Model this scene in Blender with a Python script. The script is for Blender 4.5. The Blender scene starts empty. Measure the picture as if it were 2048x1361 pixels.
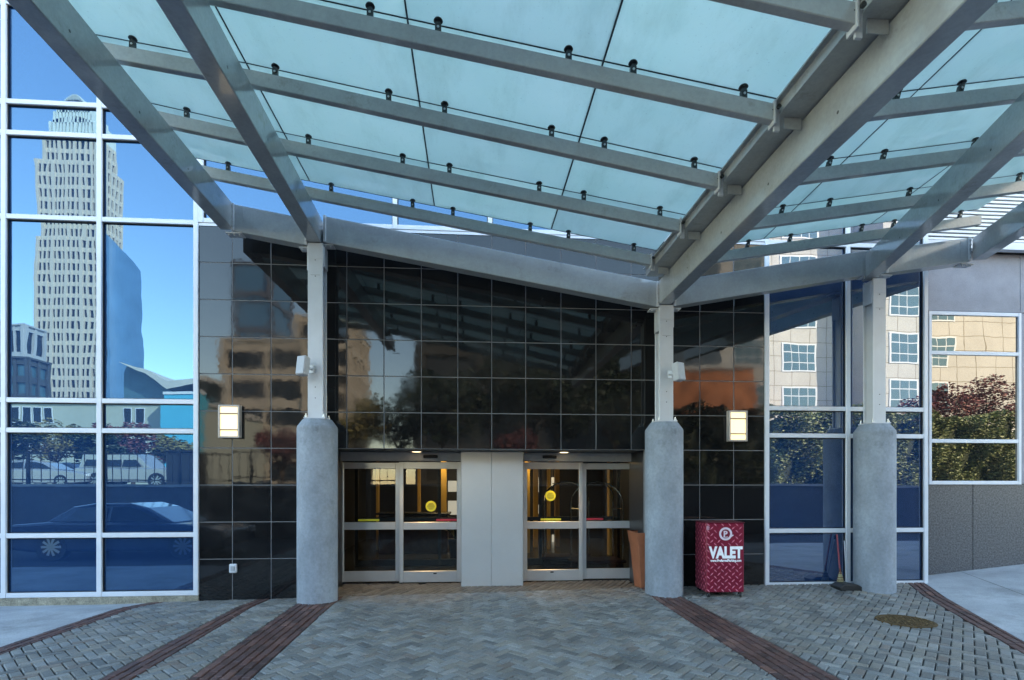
import bpy, bmesh, math, random
from mathutils import Vector, Matrix
R = math.radians
random.seed(7)
S = bpy.context.scene
COL = S.collection

# ------------------------------------------------------------------ survey
# The entrance front is the plane y = 0 (x runs along it to the right, +y goes into the
# building).  The photographer stands 8.8 m in front of it.
F, CU, HV, EYE = 1050.0, 1024.0, 970.5, 1.8
AZ = math.atan(.0718)
CA, SA = math.cos(AZ), math.sin(AZ)
D = 8.84 * CA
def cam2w(X, Y, z): return Vector((X*CA + Y*SA, -X*SA + Y*CA - D, z))
def at_y(u, v, y=0.0):
    dx, dz = (u-CU)/F, (HV-v)/F
    t = (y+D)/(-dx*SA+CA)
    return Vector(((dx*CA+SA)*t, y, EYE+dz*t))
def on_z(u, v, z=0.0):
    dx, dz = (u-CU)/F, (HV-v)/F
    t = (z-EYE)/dz
    return Vector(((dx*CA+SA)*t, (-dx*SA+CA)*t-D, z))
def fx(u, y=0.0): return at_y(u, 900, y).x
def opp(u, v, T):                      # a point across the street, T metres in front of the entrance front
    p = at_y(u, v, T); return Vector((p.x, -T, p.z))

# ------------------------------------------------------------------ mesh helpers
class MB:
    def __init__(s): s.v = []; s.f = []; s.sm = []
    def add(s, vs, fs, smooth=False):
        o = len(s.v); s.v += [Vector(p) for p in vs]
        for f in fs: s.f.append([i+o for i in f]); s.sm.append(smooth)
        return s
    def box(s, x0, y0, z0, x1, y1, z1):
        x0, x1 = min(x0, x1), max(x0, x1); y0, y1 = min(y0, y1), max(y0, y1); z0, z1 = min(z0, z1), max(z0, z1)
        vs = [(x0,y0,z0),(x1,y0,z0),(x1,y1,z0),(x0,y1,z0),(x0,y0,z1),(x1,y0,z1),(x1,y1,z1),(x0,y1,z1)]
        return s.add(vs, [(3,2,1,0),(4,5,6,7),(0,1,5,4),(1,2,6,5),(2,3,7,6),(3,0,4,7)])
    def cbox(s, x0, y0, z0, x1, y1, z1, c=.006):      # box with chamfered edges
        x0, x1 = min(x0, x1), max(x0, x1); y0, y1 = min(y0, y1), max(y0, y1); z0, z1 = min(z0, z1), max(z0, z1)
        bm = bmesh.new(); bmesh.ops.create_cube(bm, size=1)
        for v in bm.verts: v.co = Vector(((x0+x1)/2+v.co.x*(x1-x0), (y0+y1)/2+v.co.y*(y1-y0), (z0+z1)/2+v.co.z*(z1-z0)))
        bmesh.ops.bevel(bm, geom=bm.edges[:], offset=min(c, .45*min(x1-x0, y1-y0, z1-z0)), segments=1, affect='EDGES')
        return s.bm(bm)
    def bm(s, bm, M=None, smooth=False):
        bm.verts.index_update()
        s.add([(M @ v.co) if M else v.co.copy() for v in bm.verts], [[v.index for v in f.verts] for f in bm.faces], smooth)
        bm.free(); return s
    def beam(s, p0, p1, w, h, c=.008):                # box bar, p = bottom centre line
        p0, p1 = Vector(p0), Vector(p1); d = (p1-p0)
        side = Vector((d.y, -d.x, 0)).normalized()*w/2; up = Vector((0,0,h))
        a = []
        for p in (p0, p1):
            sc = [(-side+Vector((0,0,c))), (-side*(1-2*c/w)), (side*(1-2*c/w)), (side+Vector((0,0,c))),
                  (side+up-Vector((0,0,c))), (side*(1-2*c/w)+up), (-side*(1-2*c/w)+up), (-side+up-Vector((0,0,c)))]
            a += [p+q for q in sc]
        fs = [tuple(range(7,-1,-1)), tuple(range(8,16))]
        for i in range(8):
            j = (i+1) % 8; fs.append((i, j, 8+j, 8+i))
        return s.add(a, fs)
    def tube(s, p0, p1, r0, r1=None, n=10, cap=True):
        p0, p1 = Vector(p0), Vector(p1); r1 = r0 if r1 is None else r1
        q = (p1-p0).to_track_quat('Z', 'Y'); vs = []
        for p, r in ((p0, r0), (p1, r1)):
            for i in range(n):
                t = 2*math.pi*i/n; vs.append(p + q @ Vector((r*math.cos(t), r*math.sin(t), 0)))
        s.add(vs, [(i, (i+1) % n, n+(i+1) % n, n+i) for i in range(n)], True)
        if cap: s.add(vs, [tuple(range(n-1,-1,-1)), tuple(range(n, 2*n))])
        return s
    def path(s, pts, r, n=8):
        for a, b in zip(pts[:-1], pts[1:]): s.tube(a, b, r, r, n)
        return s
    def lathe(s, c, prof, n=48, smooth=True):
        c = Vector(c); vs = []
        for r, z in prof:
            for i in range(n):
                t = 2*math.pi*i/n; vs.append(c+Vector((r*math.cos(t), r*math.sin(t), z)))
        m = len(prof)
        for k in range(m-1):
            s.add(vs[k*n:(k+2)*n], [(i, (i+1) % n, n+(i+1) % n, n+i) for i in range(n)], smooth)
        s.add(vs[:n], [tuple(range(n-1,-1,-1))]); s.add(vs[-n:], [tuple(range(n))])
        return s
    def ext(s, pts, y0, y1):            # polygon in (x,z) extruded along y
        n = len(pts)
        ar = sum(pts[i][0]*pts[(i+1) % n][1]-pts[(i+1) % n][0]*pts[i][1] for i in range(n))
        if ar < 0: pts = pts[::-1]
        vs = [(x, y0, z) for x, z in pts]+[(x, y1, z) for x, z in pts]
        return s.add(vs, [tuple(range(n)), tuple(range(2*n-1, n-1, -1))]+[(i, n+i, n+(i+1) % n, (i+1) % n) for i in range(n)])
    def xf(s, M): s.v = [M @ p for p in s.v]; return s
    def build(s, name, mat, parent=None, world=True, bevel=0):
        me = bpy.data.meshes.new(name)
        off = absloc(parent) if (parent and world) else Vector((0,0,0))
        me.from_pydata([p-off for p in s.v], [], s.f); me.update()
        for p, q in zip(me.polygons, s.sm): p.use_smooth = q
        o = bpy.data.objects.new(name, me); COL.objects.link(o)
        if mat: me.materials.append(mat)
        if parent: o.parent = parent
        if bevel:
            b = o.modifiers.new('Bevel', 'BEVEL'); b.width = bevel; b.segments = 2; b.limit_method = 'ANGLE'
        return o
def add_slot(o, mb, mat, off):              # a second material on the same mesh
    me = o.data; bm = bmesh.new(); bm.from_mesh(me); k = len(me.materials)
    vs = [bm.verts.new(v-off) for v in mb.v]
    for f in mb.f: fc = bm.faces.new([vs[i] for i in f]); fc.material_index = k
    bm.to_mesh(me); bm.free(); me.materials.append(mat)
def absloc(o):
    v = Vector((0,0,0))
    while o: v += o.location; o = o.parent
    return v
def tag(o, label=None, cat=None, group=None, kind=None):
    if label: o['label'] = label
    if cat: o['category'] = cat
    if group: o['group'] = group
    if kind: o['kind'] = kind
    return o
def thing(name, label, cat, loc=(0,0,0), rz=0, group=None):
    o = bpy.data.objects.new(name, None); COL.objects.link(o)
    o.location = loc; o.rotation_euler = (0,0,rz); o.empty_display_size = .3
    return tag(o, label, cat, group)
def copy_tree(o, parent=None):
    c = o.copy(); COL.objects.link(c); c.parent = parent
    for ch in list(o.children): copy_tree(ch, c)
    return c
def text_mb(txt, size, bold=0.0, align='CENTER', space=1.0):
    cu = bpy.data.curves.new('lettering', 'FONT'); cu.body = txt; cu.size = size; cu.align_x = align; cu.offset = bold
    cu.space_character = space; cu.extrude = .0015; cu.resolution_u = 3
    o = bpy.data.objects.new('lettering', cu); COL.objects.link(o)
    dg = bpy.context.evaluated_depsgraph_get(); me = bpy.data.meshes.new_from_object(o.evaluated_get(dg))
    mb = MB(); mb.add([v.co.copy() for v in me.vertices], [list(p.vertices) for p in me.polygons])
    bpy.data.objects.remove(o); bpy.data.curves.remove(cu); bpy.data.meshes.remove(me)
    return mb

# ------------------------------------------------------------------ materials
MATS = {}
def nodes_of(name):
    m = bpy.data.materials.new(name); m.use_nodes = True
    nt = m.node_tree; nt.nodes.clear()
    out = nt.nodes.new('ShaderNodeOutputMaterial')
    return m, nt, out
def N(nt, t, **k):
    n = nt.nodes.new(t)
    for a, b in k.items():
        if a in n.inputs: n.inputs[a].default_value = b
        else: setattr(n, a, b)
    return n
def noise(nt, scale, detail=4, rough=.6, coord='Object', vec=None, scl=None):
    tc = N(nt, 'ShaderNodeTexCoord'); src = tc.outputs[coord] if vec is None else vec
    if scl:
        mp = N(nt, 'ShaderNodeMapping'); mp.inputs['Scale'].default_value = scl
        nt.links.new(src, mp.inputs['Vector']); src = mp.outputs['Vector']
    n = N(nt, 'ShaderNodeTexNoise'); n.inputs['Scale'].default_value = scale
    n.inputs['Detail'].default_value = detail; n.inputs['Roughness'].default_value = rough
    nt.links.new(src, n.inputs['Vector']); return n
def ramp(nt, fac, stops):
    r = N(nt, 'ShaderNodeValToRGB'); e = r.color_ramp.elements
    while len(e) < len(stops): e.new(.5)
    for q, (p, c) in zip(e, stops): q.position = p; q.color = (*c, 1)
    nt.links.new(fac, r.inputs['Fac']); return r
def mixc(nt, fac, a, b, mode='MIX'):
    m = N(nt, 'ShaderNodeMix', data_type='RGBA', blend_type=mode)
    for i, s in ((0, fac), (6, a), (7, b)):
        if isinstance(s, (int, float)): m.inputs[i].default_value = s
        elif isinstance(s, tuple): m.inputs[i].default_value = (*s, 1)
        else: nt.links.new(s, m.inputs[i])
    return m.outputs[2]
def stain(nt, c, sc, lo, hi, dark):
    n = noise(nt, sc, 6, .75); f = ramp(nt, n.outputs['Fac'], [(lo, (1,1,1)), (hi, dark)]).outputs['Color']
    return mixc(nt, 1.0, c, f, 'MULTIPLY')
def paint(name, col, rough=.5, var=.15, scale=3, spec=.5, metal=0, bump=0, bscale=60, coat=0, fine=None, scl=None, island=0, rvar=.0, emis=None, dirt=None):
    if name in MATS: return MATS[name]
    m, nt, out = nodes_of(name)
    b = N(nt, 'ShaderNodeBsdfPrincipled')
    n = noise(nt, scale, 5, .65, scl=scl)
    lo = tuple(c*(1-var) for c in col); hi = tuple(min(1, c*(1+var)) for c in col)
    c = ramp(nt, n.outputs['Fac'], [(.3, lo), (.7, hi)]).outputs['Color']
    if fine:
        n2 = noise(nt, fine[0], 3, .7)
        f = ramp(nt, n2.outputs['Fac'], [(.35, (1-fine[1],)*3), (.65, (1+fine[1],)*3)]).outputs['Color']
        c = mixc(nt, 1.0, c, f, 'MULTIPLY')
    if island:
        g = N(nt, 'ShaderNodeNewGeometry')
        f = ramp(nt, g.outputs['Random Per Island'], [(0, (1-island,)*3), (1, (1+island,)*3)]).outputs['Color']
        c = mixc(nt, 1.0, c, f, 'MULTIPLY')
    if dirt: c = stain(nt, c, *dirt)
    nt.links.new(c, b.inputs['Base Color'])
    b.inputs['Roughness'].default_value = rough; b.inputs['Metallic'].default_value = metal
    b.inputs['Specular IOR Level'].default_value = spec; b.inputs['Coat Weight'].default_value = coat
    b.inputs['Coat Roughness'].default_value = .08
    if rvar:
        rr = ramp(nt, n.outputs['Fac'], [(.3, (rough-rvar,)*3), (.7, (rough+rvar,)*3)])
        nt.links.new(rr.outputs['Color'], b.inputs['Roughness'])
    if bump:
        nb = noise(nt, bscale, 4, .6); bp = N(nt, 'ShaderNodeBump')
        bp.inputs['Strength'].default_value = 1; bp.inputs['Distance'].default_value = bump
        nt.links.new(nb.outputs['Fac'], bp.inputs['Height']); nt.links.new(bp.outputs['Normal'], b.inputs['Normal'])
    if emis:
        b.inputs['Emission Color'].default_value = (*emis[0], 1); b.inputs['Emission Strength'].default_value = emis[1]
    nt.links.new(b.outputs[0], out.inputs['Surface'])
    MATS[name] = m; return m

def mirror_glass(name, body, refl, tint, wav=.0011, wscale=1.1):
    m, nt, out = nodes_of(name)
    tc = N(nt, 'ShaderNodeTexCoord')
    n = noise(nt, wscale, 1.5, .4, scl=(1, 1, .55)); n2 = noise(nt, wscale*4.2, 1, .3, scl=(1, 1, .8))
    ad = N(nt, 'ShaderNodeMath', operation='MULTIPLY_ADD'); ad.inputs[1].default_value = .06
    nt.links.new(n2.outputs['Fac'], ad.inputs[0]); nt.links.new(n.outputs['Fac'], ad.inputs[2])
    bp = N(nt, 'ShaderNodeBump'); bp.inputs['Strength'].default_value = 1; bp.inputs['Distance'].default_value = wav
    nt.links.new(ad.outputs[0], bp.inputs['Height'])
    g = N(nt, 'ShaderNodeBsdfGlossy'); g.inputs['Color'].default_value = (*tint, 1); g.inputs['Roughness'].default_value = 0.0
    nt.links.new(bp.outputs['Normal'], g.inputs['Normal'])
    d = N(nt, 'ShaderNodeBsdfDiffuse'); d.inputs['Color'].default_value = (*body, 1)
    fr = N(nt, 'ShaderNodeFresnel'); fr.inputs['IOR'].default_value = 1.5
    mr = N(nt, 'ShaderNodeMapRange'); mr.inputs['To Min'].default_value = refl-.03; mr.inputs['To Max'].default_value = 1
    nt.links.new(fr.outputs[0], mr.inputs['Value'])
    mx = N(nt, 'ShaderNodeMixShader'); nt.links.new(mr.outputs[0], mx.inputs[0])
    nt.links.new(d.outputs[0], mx.inputs[1]); nt.links.new(g.outputs[0], mx.inputs[2])
    nt.links.new(mx.outputs[0], out.inputs['Surface']); MATS[name] = m; return m

BLUE = mirror_glass('blue_glass_sky_tint', (.005, .036, .105), .18, (.42, .75, 1.0), .0018)  # blue reflection tint stands in for a deeper sky colour
BLUE2 = mirror_glass('blue_reflective_glass_opposite_hedge', (.005, .036, .105), .24, (.86, .93, .98), .0018)  # same glass, reflection left nearly free of the sky tint
CLEARM = mirror_glass('grey_reflective_glass', (.012, .014, .015), .22, (1.0, .95, .86), .0022, 1.3)

def tile_mat():
    m, nt, out = nodes_of('polished_black_granite')
    b = N(nt, 'ShaderNodeBsdfPrincipled')
    n = noise(nt, 70, 4, .8); c = ramp(nt, n.outputs['Fac'], [(.35, (.004,.004,.0045)), (.62, (.010,.010,.0105)), (.75, (.035,.035,.036))])
    n2 = noise(nt, 1.7, 5, .7); dirt = ramp(nt, n2.outputs['Fac'], [(.45, (0,)*3), (.8, (.05,)*3)])
    nt.links.new(mixc(nt, 1.0, c.outputs['Color'], mixc(nt, 1.0, dirt.outputs['Color'], (.25,.24,.22), 'MULTIPLY'), 'ADD'), b.inputs['Base Color'])
    rr = ramp(nt, n2.outputs['Fac'], [(.35, (.022,)*3), (.75, (.075,)*3)]); nt.links.new(rr.outputs['Color'], b.inputs['Roughness'])
    b.inputs['Specular IOR Level'].default_value = .55
    nb = noise(nt, 5, 2, .5); bp = N(nt, 'ShaderNodeBump'); bp.inputs['Distance'].default_value = .0005
    nt.links.new(nb.outputs['Fac'], bp.inputs['Height']); nt.links.new(bp.outputs['Normal'], b.inputs['Normal'])
    nt.links.new(b.outputs[0], out.inputs['Surface']); return m
TILE = tile_mat()

def canopy_glass():
    m, nt, out = nodes_of('frosted_teal_glass')
    n = noise(nt, .9, 4, .6); n2 = noise(nt, 38, 3, .7)
    c = ramp(nt, n.outputs['Fac'], [(.3, (.78,.93,.85)), (.7, (.86,.97,.90))]).outputs['Color']
    sp = ramp(nt, n2.outputs['Fac'], [(.27, (.80,.80,.80)), (.36, (1,1,1))]).outputs['Color']
    c = mixc(nt, 1.0, c, sp, 'MULTIPLY')
    oi = N(nt, 'ShaderNodeObjectInfo'); pv = ramp(nt, oi.outputs['Random'], [(0, (.90,.91,.93)), (1, (1.0,1.0,1.0))]).outputs['Color']
    c = mixc(nt, 1.0, c, pv, 'MULTIPLY')
    n3 = noise(nt, 2.4, 6, .75, scl=(1, .35, 1)); dr = ramp(nt, n3.outputs['Fac'], [(.50, (1,1,1)), (.66, (.91,.92,.91)), (.8, (.78,.80,.78))]).outputs['Color']
    c = mixc(nt, 1.0, c, dr, 'MULTIPLY')
    t = N(nt, 'ShaderNodeBsdfTranslucent'); nt.links.new(c, t.inputs['Color'])
    tr = N(nt, 'ShaderNodeBsdfTransparent'); tr.inputs['Color'].default_value = (.62,.86,.88,1)
    m1 = N(nt, 'ShaderNodeMixShader'); m1.inputs[0].default_value = .05
    nt.links.new(t.outputs[0], m1.inputs[1]); nt.links.new(tr.outputs[0], m1.inputs[2])
    g = N(nt, 'ShaderNodeBsdfGlossy'); g.inputs['Roughness'].default_value = .02
    fr = N(nt, 'ShaderNodeFresnel'); fr.inputs['IOR'].default_value = 1.55
    m2 = N(nt, 'ShaderNodeMixShader'); nt.links.new(fr.outputs[0], m2.inputs[0])
    nt.links.new(m1.outputs[0], m2.inputs[1]); nt.links.new(g.outputs[0], m2.inputs[2])
    nt.links.new(m2.outputs[0], out.inputs['Surface']); return m
TEAL = canopy_glass()

def door_glass():
    m, nt, out = nodes_of('clear_door_glass')
    tr = N(nt, 'ShaderNodeBsdfTransparent'); tr.inputs['Color'].default_value = (.74,.80,.79,1)
    g = N(nt, 'ShaderNodeBsdfGlossy'); g.inputs['Roughness'].default_value = 0
    fr = N(nt, 'ShaderNodeFresnel'); fr.inputs['IOR'].default_value = 1.62
    m2 = N(nt, 'ShaderNodeMixShader'); nt.links.new(fr.outputs[0], m2.inputs[0])
    nt.links.new(tr.outputs[0], m2.inputs[1]); nt.links.new(g.outputs[0], m2.inputs[2])
    nt.links.new(m2.outputs[0], out.inputs['Surface']); return m
DOORGLASS = door_glass()

def brick_mat(name, stops, spread, rough=.62):
    m, nt, out = nodes_of(name)
    b = N(nt, 'ShaderNodeBsdfPrincipled'); g = N(nt, 'ShaderNodeNewGeometry')
    c = ramp(nt, g.outputs['Random Per Island'], stops).outputs['Color']
    n = noise(nt, 1.3, 5, .7); big = ramp(nt, n.outputs['Fac'], [(.3, (1-spread,)*3), (.7, (1+spread,)*3)]).outputs['Color']
    n2 = noise(nt, 90, 4, .75); fi = ramp(nt, n2.outputs['Fac'], [(.3, (.62,)*3), (.7, (1.32,)*3)]).outputs['Color']
    c = mixc(nt, 1.0, mixc(nt, 1.0, c, big, 'MULTIPLY'), fi, 'MULTIPLY')
    n3 = noise(nt, .75, 6, .72); st = ramp(nt, n3.outputs['Fac'], [(.60, (1,1,1)), (.72, (.55,.53,.5))]).outputs['Color']
    c = mixc(nt, 1.0, c, st, 'MULTIPLY'); nt.links.new(c, b.inputs['Base Color'])
    rr = ramp(nt, n.outputs['Fac'], [(.3, (rough-.14,)*3), (.7, (rough+.12,)*3)]); nt.links.new(rr.outputs['Color'], b.inputs['Roughness'])
    nb = noise(nt, 70, 4, .7); bp = N(nt, 'ShaderNodeBump'); bp.inputs['Distance'].default_value = .004; bp.inputs['Strength'].default_value = .8
    nt.links.new(nb.outputs['Fac'], bp.inputs['Height']); nt.links.new(bp.outputs['Normal'], b.inputs['Normal'])
    nt.links.new(b.outputs[0], out.inputs['Surface']); MATS[name] = m; return m
PAVER = brick_mat('grey_clay_paver', [(0, (.115,.112,.105)), (.25, (.17,.162,.148)), (.45, (.215,.19,.158)), (.7, (.18,.182,.176)), (.9, (.26,.247,.225)), (1, (.165,.13,.108))], .28, .55)
BAND = brick_mat('dark_red_brick', [(0, (.06,.03,.026)), (.35, (.115,.048,.037)), (.7, (.09,.044,.040)), (1, (.175,.08,.06))], .2)
SOLDIER = brick_mat('brown_threshold_brick', [(0, (.10,.085,.068)), (.5, (.15,.125,.095)), (1, (.19,.16,.125))], .15)

FRAME = paint('white_aluminium', (.66,.68,.72), .32, .05, 2, .5)
DOORFR = paint('silver_anodised_aluminium', (.60,.59,.57), .34, .06, 2, .5, .55)
STEELP = paint('grey_painted_steel', (.37,.39,.395), .20, .10, 2.3, .5, coat=.6, fine=(26,.05), rvar=.05, dirt=(2.2,.58,.75,(.70,.66,.60)))
POSTM = paint('pale_grey_painted_steel', (.54,.55,.57), .30, .06, 3, .5)
DARKST = paint('dark_zinc_fitting', (.055,.06,.062), .4, .2, 20, .5, .6)
BOLT = paint('galvanised_bolt', (.5,.5,.5), .35, .2, 20, .5, .8)
CONC = paint('cast_concrete', (.255,.285,.32), .75, .24, 2.6, .3, bump=.003, bscale=45, fine=(22,.08), scl=(1,1,.6), dirt=(1.9,.56,.72,(.62,.63,.62)))
SIDEW = paint('sidewalk_concrete', (.36,.37,.38), .8, .2, 1.1, .3, bump=.003, bscale=120, fine=(60,.12), dirt=(.8,.50,.70,(.66,.66,.64)))
CURB = paint('weathered_curb_stone', (.30,.27,.21), .9, .4, 9, .2, bump=.012, bscale=30, fine=(50,.25))
GRANITE = paint('speckled_grey_granite', (.092,.09,.097), .42, .4, 60, .5, fine=(32,.5))
GREYPAN = paint('honed_grey_stone', (.245,.25,.285), .5, .16, 2.2, .4, fine=(60,.14))
STAIN = paint('brushed_stainless_panel', (.68,.665,.645), .36, .04, 1.2, .5, .55, fine=(160,.03))
GROUT = paint('grey_grout', (.20,.20,.205), .8, .1, 10)
BLACK = paint('black_rubber', (.012,.012,.013), .6, .2, 20)
DARKIN = paint('dark_recess_paint', (.018,.019,.021), .45, .15, 4)
SOFF = paint('dark_metal_soffit', (.030,.031,.034), .35, .1, 4)
TERRA = paint('terracotta_clay', (.36,.115,.055), .6, .12, 5, .4, bump=.001, bscale=40)
REDPL = paint('red_diamond_plate', (.21,.005,.025), .36, .12, 3, .5)
REDTR = paint('pale_red_tread', (.60,.15,.21), .3, .25, 30, .6)  # tread lozenges a paler red than the plate
WHITEV = paint('white_vinyl_lettering', (.90,.89,.90), .5, .03, 8)
PINKV = paint('pale_vinyl_logo', (.70,.58,.64), .5, .08, 12)
WHITEP = paint('white_plastic', (.62,.63,.65), .4, .05, 10)
GREYP = paint('grey_plastic', (.38,.39,.41), .5, .08, 12, fine=(200,.1))
STRAW = paint('broom_straw', (.42,.37,.20), .9, .3, 60)
REDW = paint('red_lacquer_handle', (.28,.03,.04), .4, .1, 10)
RUST = paint('rusty_iron', (.11,.065,.028), .75, .5, 14, .3, .3, bump=.004, bscale=60, fine=(70,.5))
LEAFLIT = paint('yellow_brass_leaf', (.24,.15,.05), .6, .3, 30)
LOUV = paint('white_louver_blade', (.78,.77,.76), .5, .04, 4)
ASPH = paint('asphalt', (.055,.056,.058), .85, .25, .8, .3, bump=.004, bscale=160, fine=(150,.3))
CREAM = paint('cream_precast', (.52,.50,.47), .8, .08, .4, .3, fine=(8,.06))
TAN = paint('tan_stone', (.48,.42,.35), .8, .15, .3, .3)
ORANGE = paint('orange_brick', (.58,.21,.10), .85, .3, .9, dirt=(.5,.45,.7,(.5,.45,.4)))
TWRP = paint('tower_granite', (.60,.51,.43), .6, .05, .2)
TWRW = paint('tower_window_glass', (.02,.026,.034), .3, .3, .3, .3)
PALEGL = paint('pale_tower_glass', (.07,.19,.34), .25, .15, .1, .6)
TEALW = paint('teal_facade_glass', (.05,.13,.17), .15, .2, .3, .6)
CYANP = paint('turquoise_panel', (.02,.42,.60), .5, .05, .6)
RETW = paint('retaining_wall_concrete', (.085,.085,.09), .85, .2, .6, .3, fine=(9,.12))
BARK = paint('bark', (.085,.06,.04), .9, .3, 12)
def leaf(name, c): return paint(name, c, .5, .4, 2.2, .4, island=.45)
LG, LY, LR, LD = leaf('hedge_leaf', (.21,.25,.12)), leaf('olive_leaf', (.22,.18,.06)), leaf('maroon_leaf', (.20,.07,.07)), leaf('dark_leaf', (.028,.042,.018))
WARMW = paint('lobby_amber_wall', (.62,.38,.10), .5, .12, 2)
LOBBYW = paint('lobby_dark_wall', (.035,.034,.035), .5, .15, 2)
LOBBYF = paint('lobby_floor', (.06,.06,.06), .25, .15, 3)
CHROME = paint('polished_cart_tube', (.62,.60,.55), .15, .05, 5, .5, 1)
CARPET = paint('dark_cart_carpet', (.03,.012,.015), .9, .2, 40)
def lamp_mat(name, col, st): return paint(name, (.5,.45,.36), .5, .02, 3, emis=(col, st))
SCON = lamp_mat('lit_sconce_diffuser', (1,.82,.50), .17)
DOWN = lamp_mat('lit_downlight_lens', (1,.84,.6), .5)
LOBL = lamp_mat('lit_lobby_panel', (1,.78,.45), 2.6)
YELV = paint('yellow_door_decal', (.75,.66,.05), .5, .05, 10)
REDV = paint('red_door_decal', (.5,.03,.05), .5, .05, 10)
CARB = paint('dark_navy_car_paint', (.03,.042,.075), .15, .1, 1, .5, coat=1)
CARS = paint('silver_car_paint', (.42,.43,.45), .25, .05, 1, .5, .5, coat=.6)
CARGL = paint('car_window_glass', (.012,.014,.016), .05, .1, 1, .8)
RIM = paint('alloy_rim', (.5,.5,.5), .3, .05, 5, .5, .9)

# ------------------------------------------------------------------ ground
def gz(x, y):
    w = max(0., min(1., 1+y/.8)) if y < .02 else max(0., 1-y/.4)
    return .0155*max(-6, min(4.5, x))*w
def clip(poly, nx, ny, c):              # keep nx*x+ny*y <= c
    out = []
    for i in range(len(poly)):
        p, q = poly[i], poly[(i+1) % len(poly)]
        a, b = nx*p[0]+ny*p[1]-c, nx*q[0]+ny*q[1]-c
        if a <= 0: out.append(p)
        if (a < 0 < b) or (b < 0 < a):
            t = a/(a-b); out.append((p[0]+(q[0]-p[0])*t, p[1]+(q[1]-p[1])*t))
    return out
def area(p): return .5*sum(p[i][0]*p[(i+1) % len(p)][1]-p[(i+1) % len(p)][0]*p[i][1] for i in range(len(p)))
def convex_clip(poly, reg):
    for i in range(len(reg)):
        a, b = reg[i], reg[(i+1) % len(reg)]
        nx, ny = (b[1]-a[1]), -(b[0]-a[0])
        poly = clip(poly, nx, ny, nx*a[0]+ny*a[1])
        if len(poly) < 3: return []
    return poly
def inset(poly, d):
    n = len(poly); out = []
    for i in range(n):
        p0, p1, p2 = Vector(poly[i-1]), Vector(poly[i]), Vector(poly[(i+1) % n])
        e1, e2 = (p1-p0), (p2-p1)
        if e1.length < 1e-5 or e2.length < 1e-5: return None
        e1.normalize(); e2.normalize()
        n1, n2 = Vector((-e1.y, e1.x)), Vector((-e2.y, e2.x))
        k = 1+n1.dot(n2)
        if k < .25: return None
        out.append(tuple(p1+(n1+n2)*d/k))
    return out if area(out) > 1e-4 else None
def pave(mb, reg, ang, ox, oy, pattern, w=.1, L=.2, rg=random):
    if area(reg) < 0: reg = reg[::-1]
    c, s = math.cos(ang), math.sin(ang)
    loc = [((x-ox)*c+(y-oy)*s, -(x-ox)*s+(y-oy)*c) for x, y in reg]
    x0, x1 = min(p[0] for p in loc), max(p[0] for p in loc); y0, y1 = min(p[1] for p in loc), max(p[1] for p in loc)
    rects = []
    if pattern == 'run':
        for j in range(int(y0//w)-1, int(y1//w)+2):
            sh = L/2*(j % 2) + .02*rg.uniform(-1, 1)
            for i in range(int(x0//L)-2, int(x1//L)+2):
                rects.append((i*L+sh, j*w, L, w))
    else:
        for r in range(int(y0//w)-2, int(y1//w)+3):
            for q in range(int(x0//w)-2, int(x1//w)+3):
                k = (q-r) % 4
                if k == 0: rects.append((q*w, r*w, L, w))
                elif k == 3: rects.append((q*w, r*w, w, L))
    for x, y, a, b in rects:
        P = [(x, y), (x+a, y), (x+a, y+b), (x, y+b)]
        P = [(ox+px*c-py*s, oy+px*s+py*c) for px, py in P]
        P = convex_clip(P, reg)
        if len(P) < 3: continue
        Q = []
        for p in P:
            if not Q or (Vector(p)-Vector(Q[-1])).length > .004: Q.append(p)
        if len(Q) > 2 and (Vector(Q[0])-Vector(Q[-1])).length < .004: Q.pop()
        if len(Q) < 3: continue
        o = inset(Q, .0065)
        if not o: continue
        t = inset(o, .007)
        if not t: continue
        n = len(o); dz = rg.uniform(-.002, .0025); tx, ty = rg.gauss(0, .02), rg.gauss(0, .02)
        cx, cy = sum(p[0] for p in o)/n, sum(p[1] for p in o)/n
        H = lambda p, d: (p[0], p[1], gz(*p)+dz+d+tx*(p[0]-cx)+ty*(p[1]-cy))
        vs = [H(p, 0) for p in t]+[H(p, -.007) for p in o]+[H(p, -.03) for p in o]
        fs = [tuple(range(n))]+[(i, n+i, n+(i+1) % n, (i+1) % n) for i in range(n)]+[(n+i, 2*n+i, 2*n+(i+1) % n, n+(i+1) % n) for i in range(n)]
        mb.add(vs, fs)
def line(p, q, y):                       # x where the line through two picture points on the ground crosses y
    a, b = on_z(*p), on_z(*q)
    return a.x+(b.x-a.x)*(y-a.y)/(b.y-a.y)
YF, YB = -6.9, -.0
def strip(e0, e1, ya=YF, yb=YB): return [(line(*e0, ya), ya), (line(*e1, ya), ya), (line(*e1, yb), yb), (line(*e0, yb), yb)]
eA0, eA1 = ((234,1215.9),(0,1294)), ((275,1213.7),(0,1309))
eB0, eB1 = ((500.5,1199.8),(250,1331.6)), ((529,1198.7),(263,1358))
eC0, eC1 = ((586,1211.9),(373,1360)), ((665,1208.6),(505,1353.6))
eD0, eD1 = ((1308,1197),(1562,1361)), ((1367,1195),(1690,1361))
eE0, eE1 = ((1813,1172),(2048,1308)), ((1850,1172),(2048,1282.7))
def ang(e): a, b = on_z(*e[0]), on_z(*e[1]); return math.atan2(a.y-b.y, a.x-b.x)
bands, pav, sol = MB(), MB(), MB()
for e0, e1 in ((eA0, eA1), (eB0, eB1), (eC0, eC1), (eD0, eD1), (eE0, eE1)):
    o = on_z(*e0[0]); pave(bands, strip(e0, e1), ang(e0), o.x, o.y, 'run', .095, .2)
aA = ang(eA0)
pave(pav, strip(eA1, eB0), R(45), 0, 0, 'herring', .1, .2)
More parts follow.
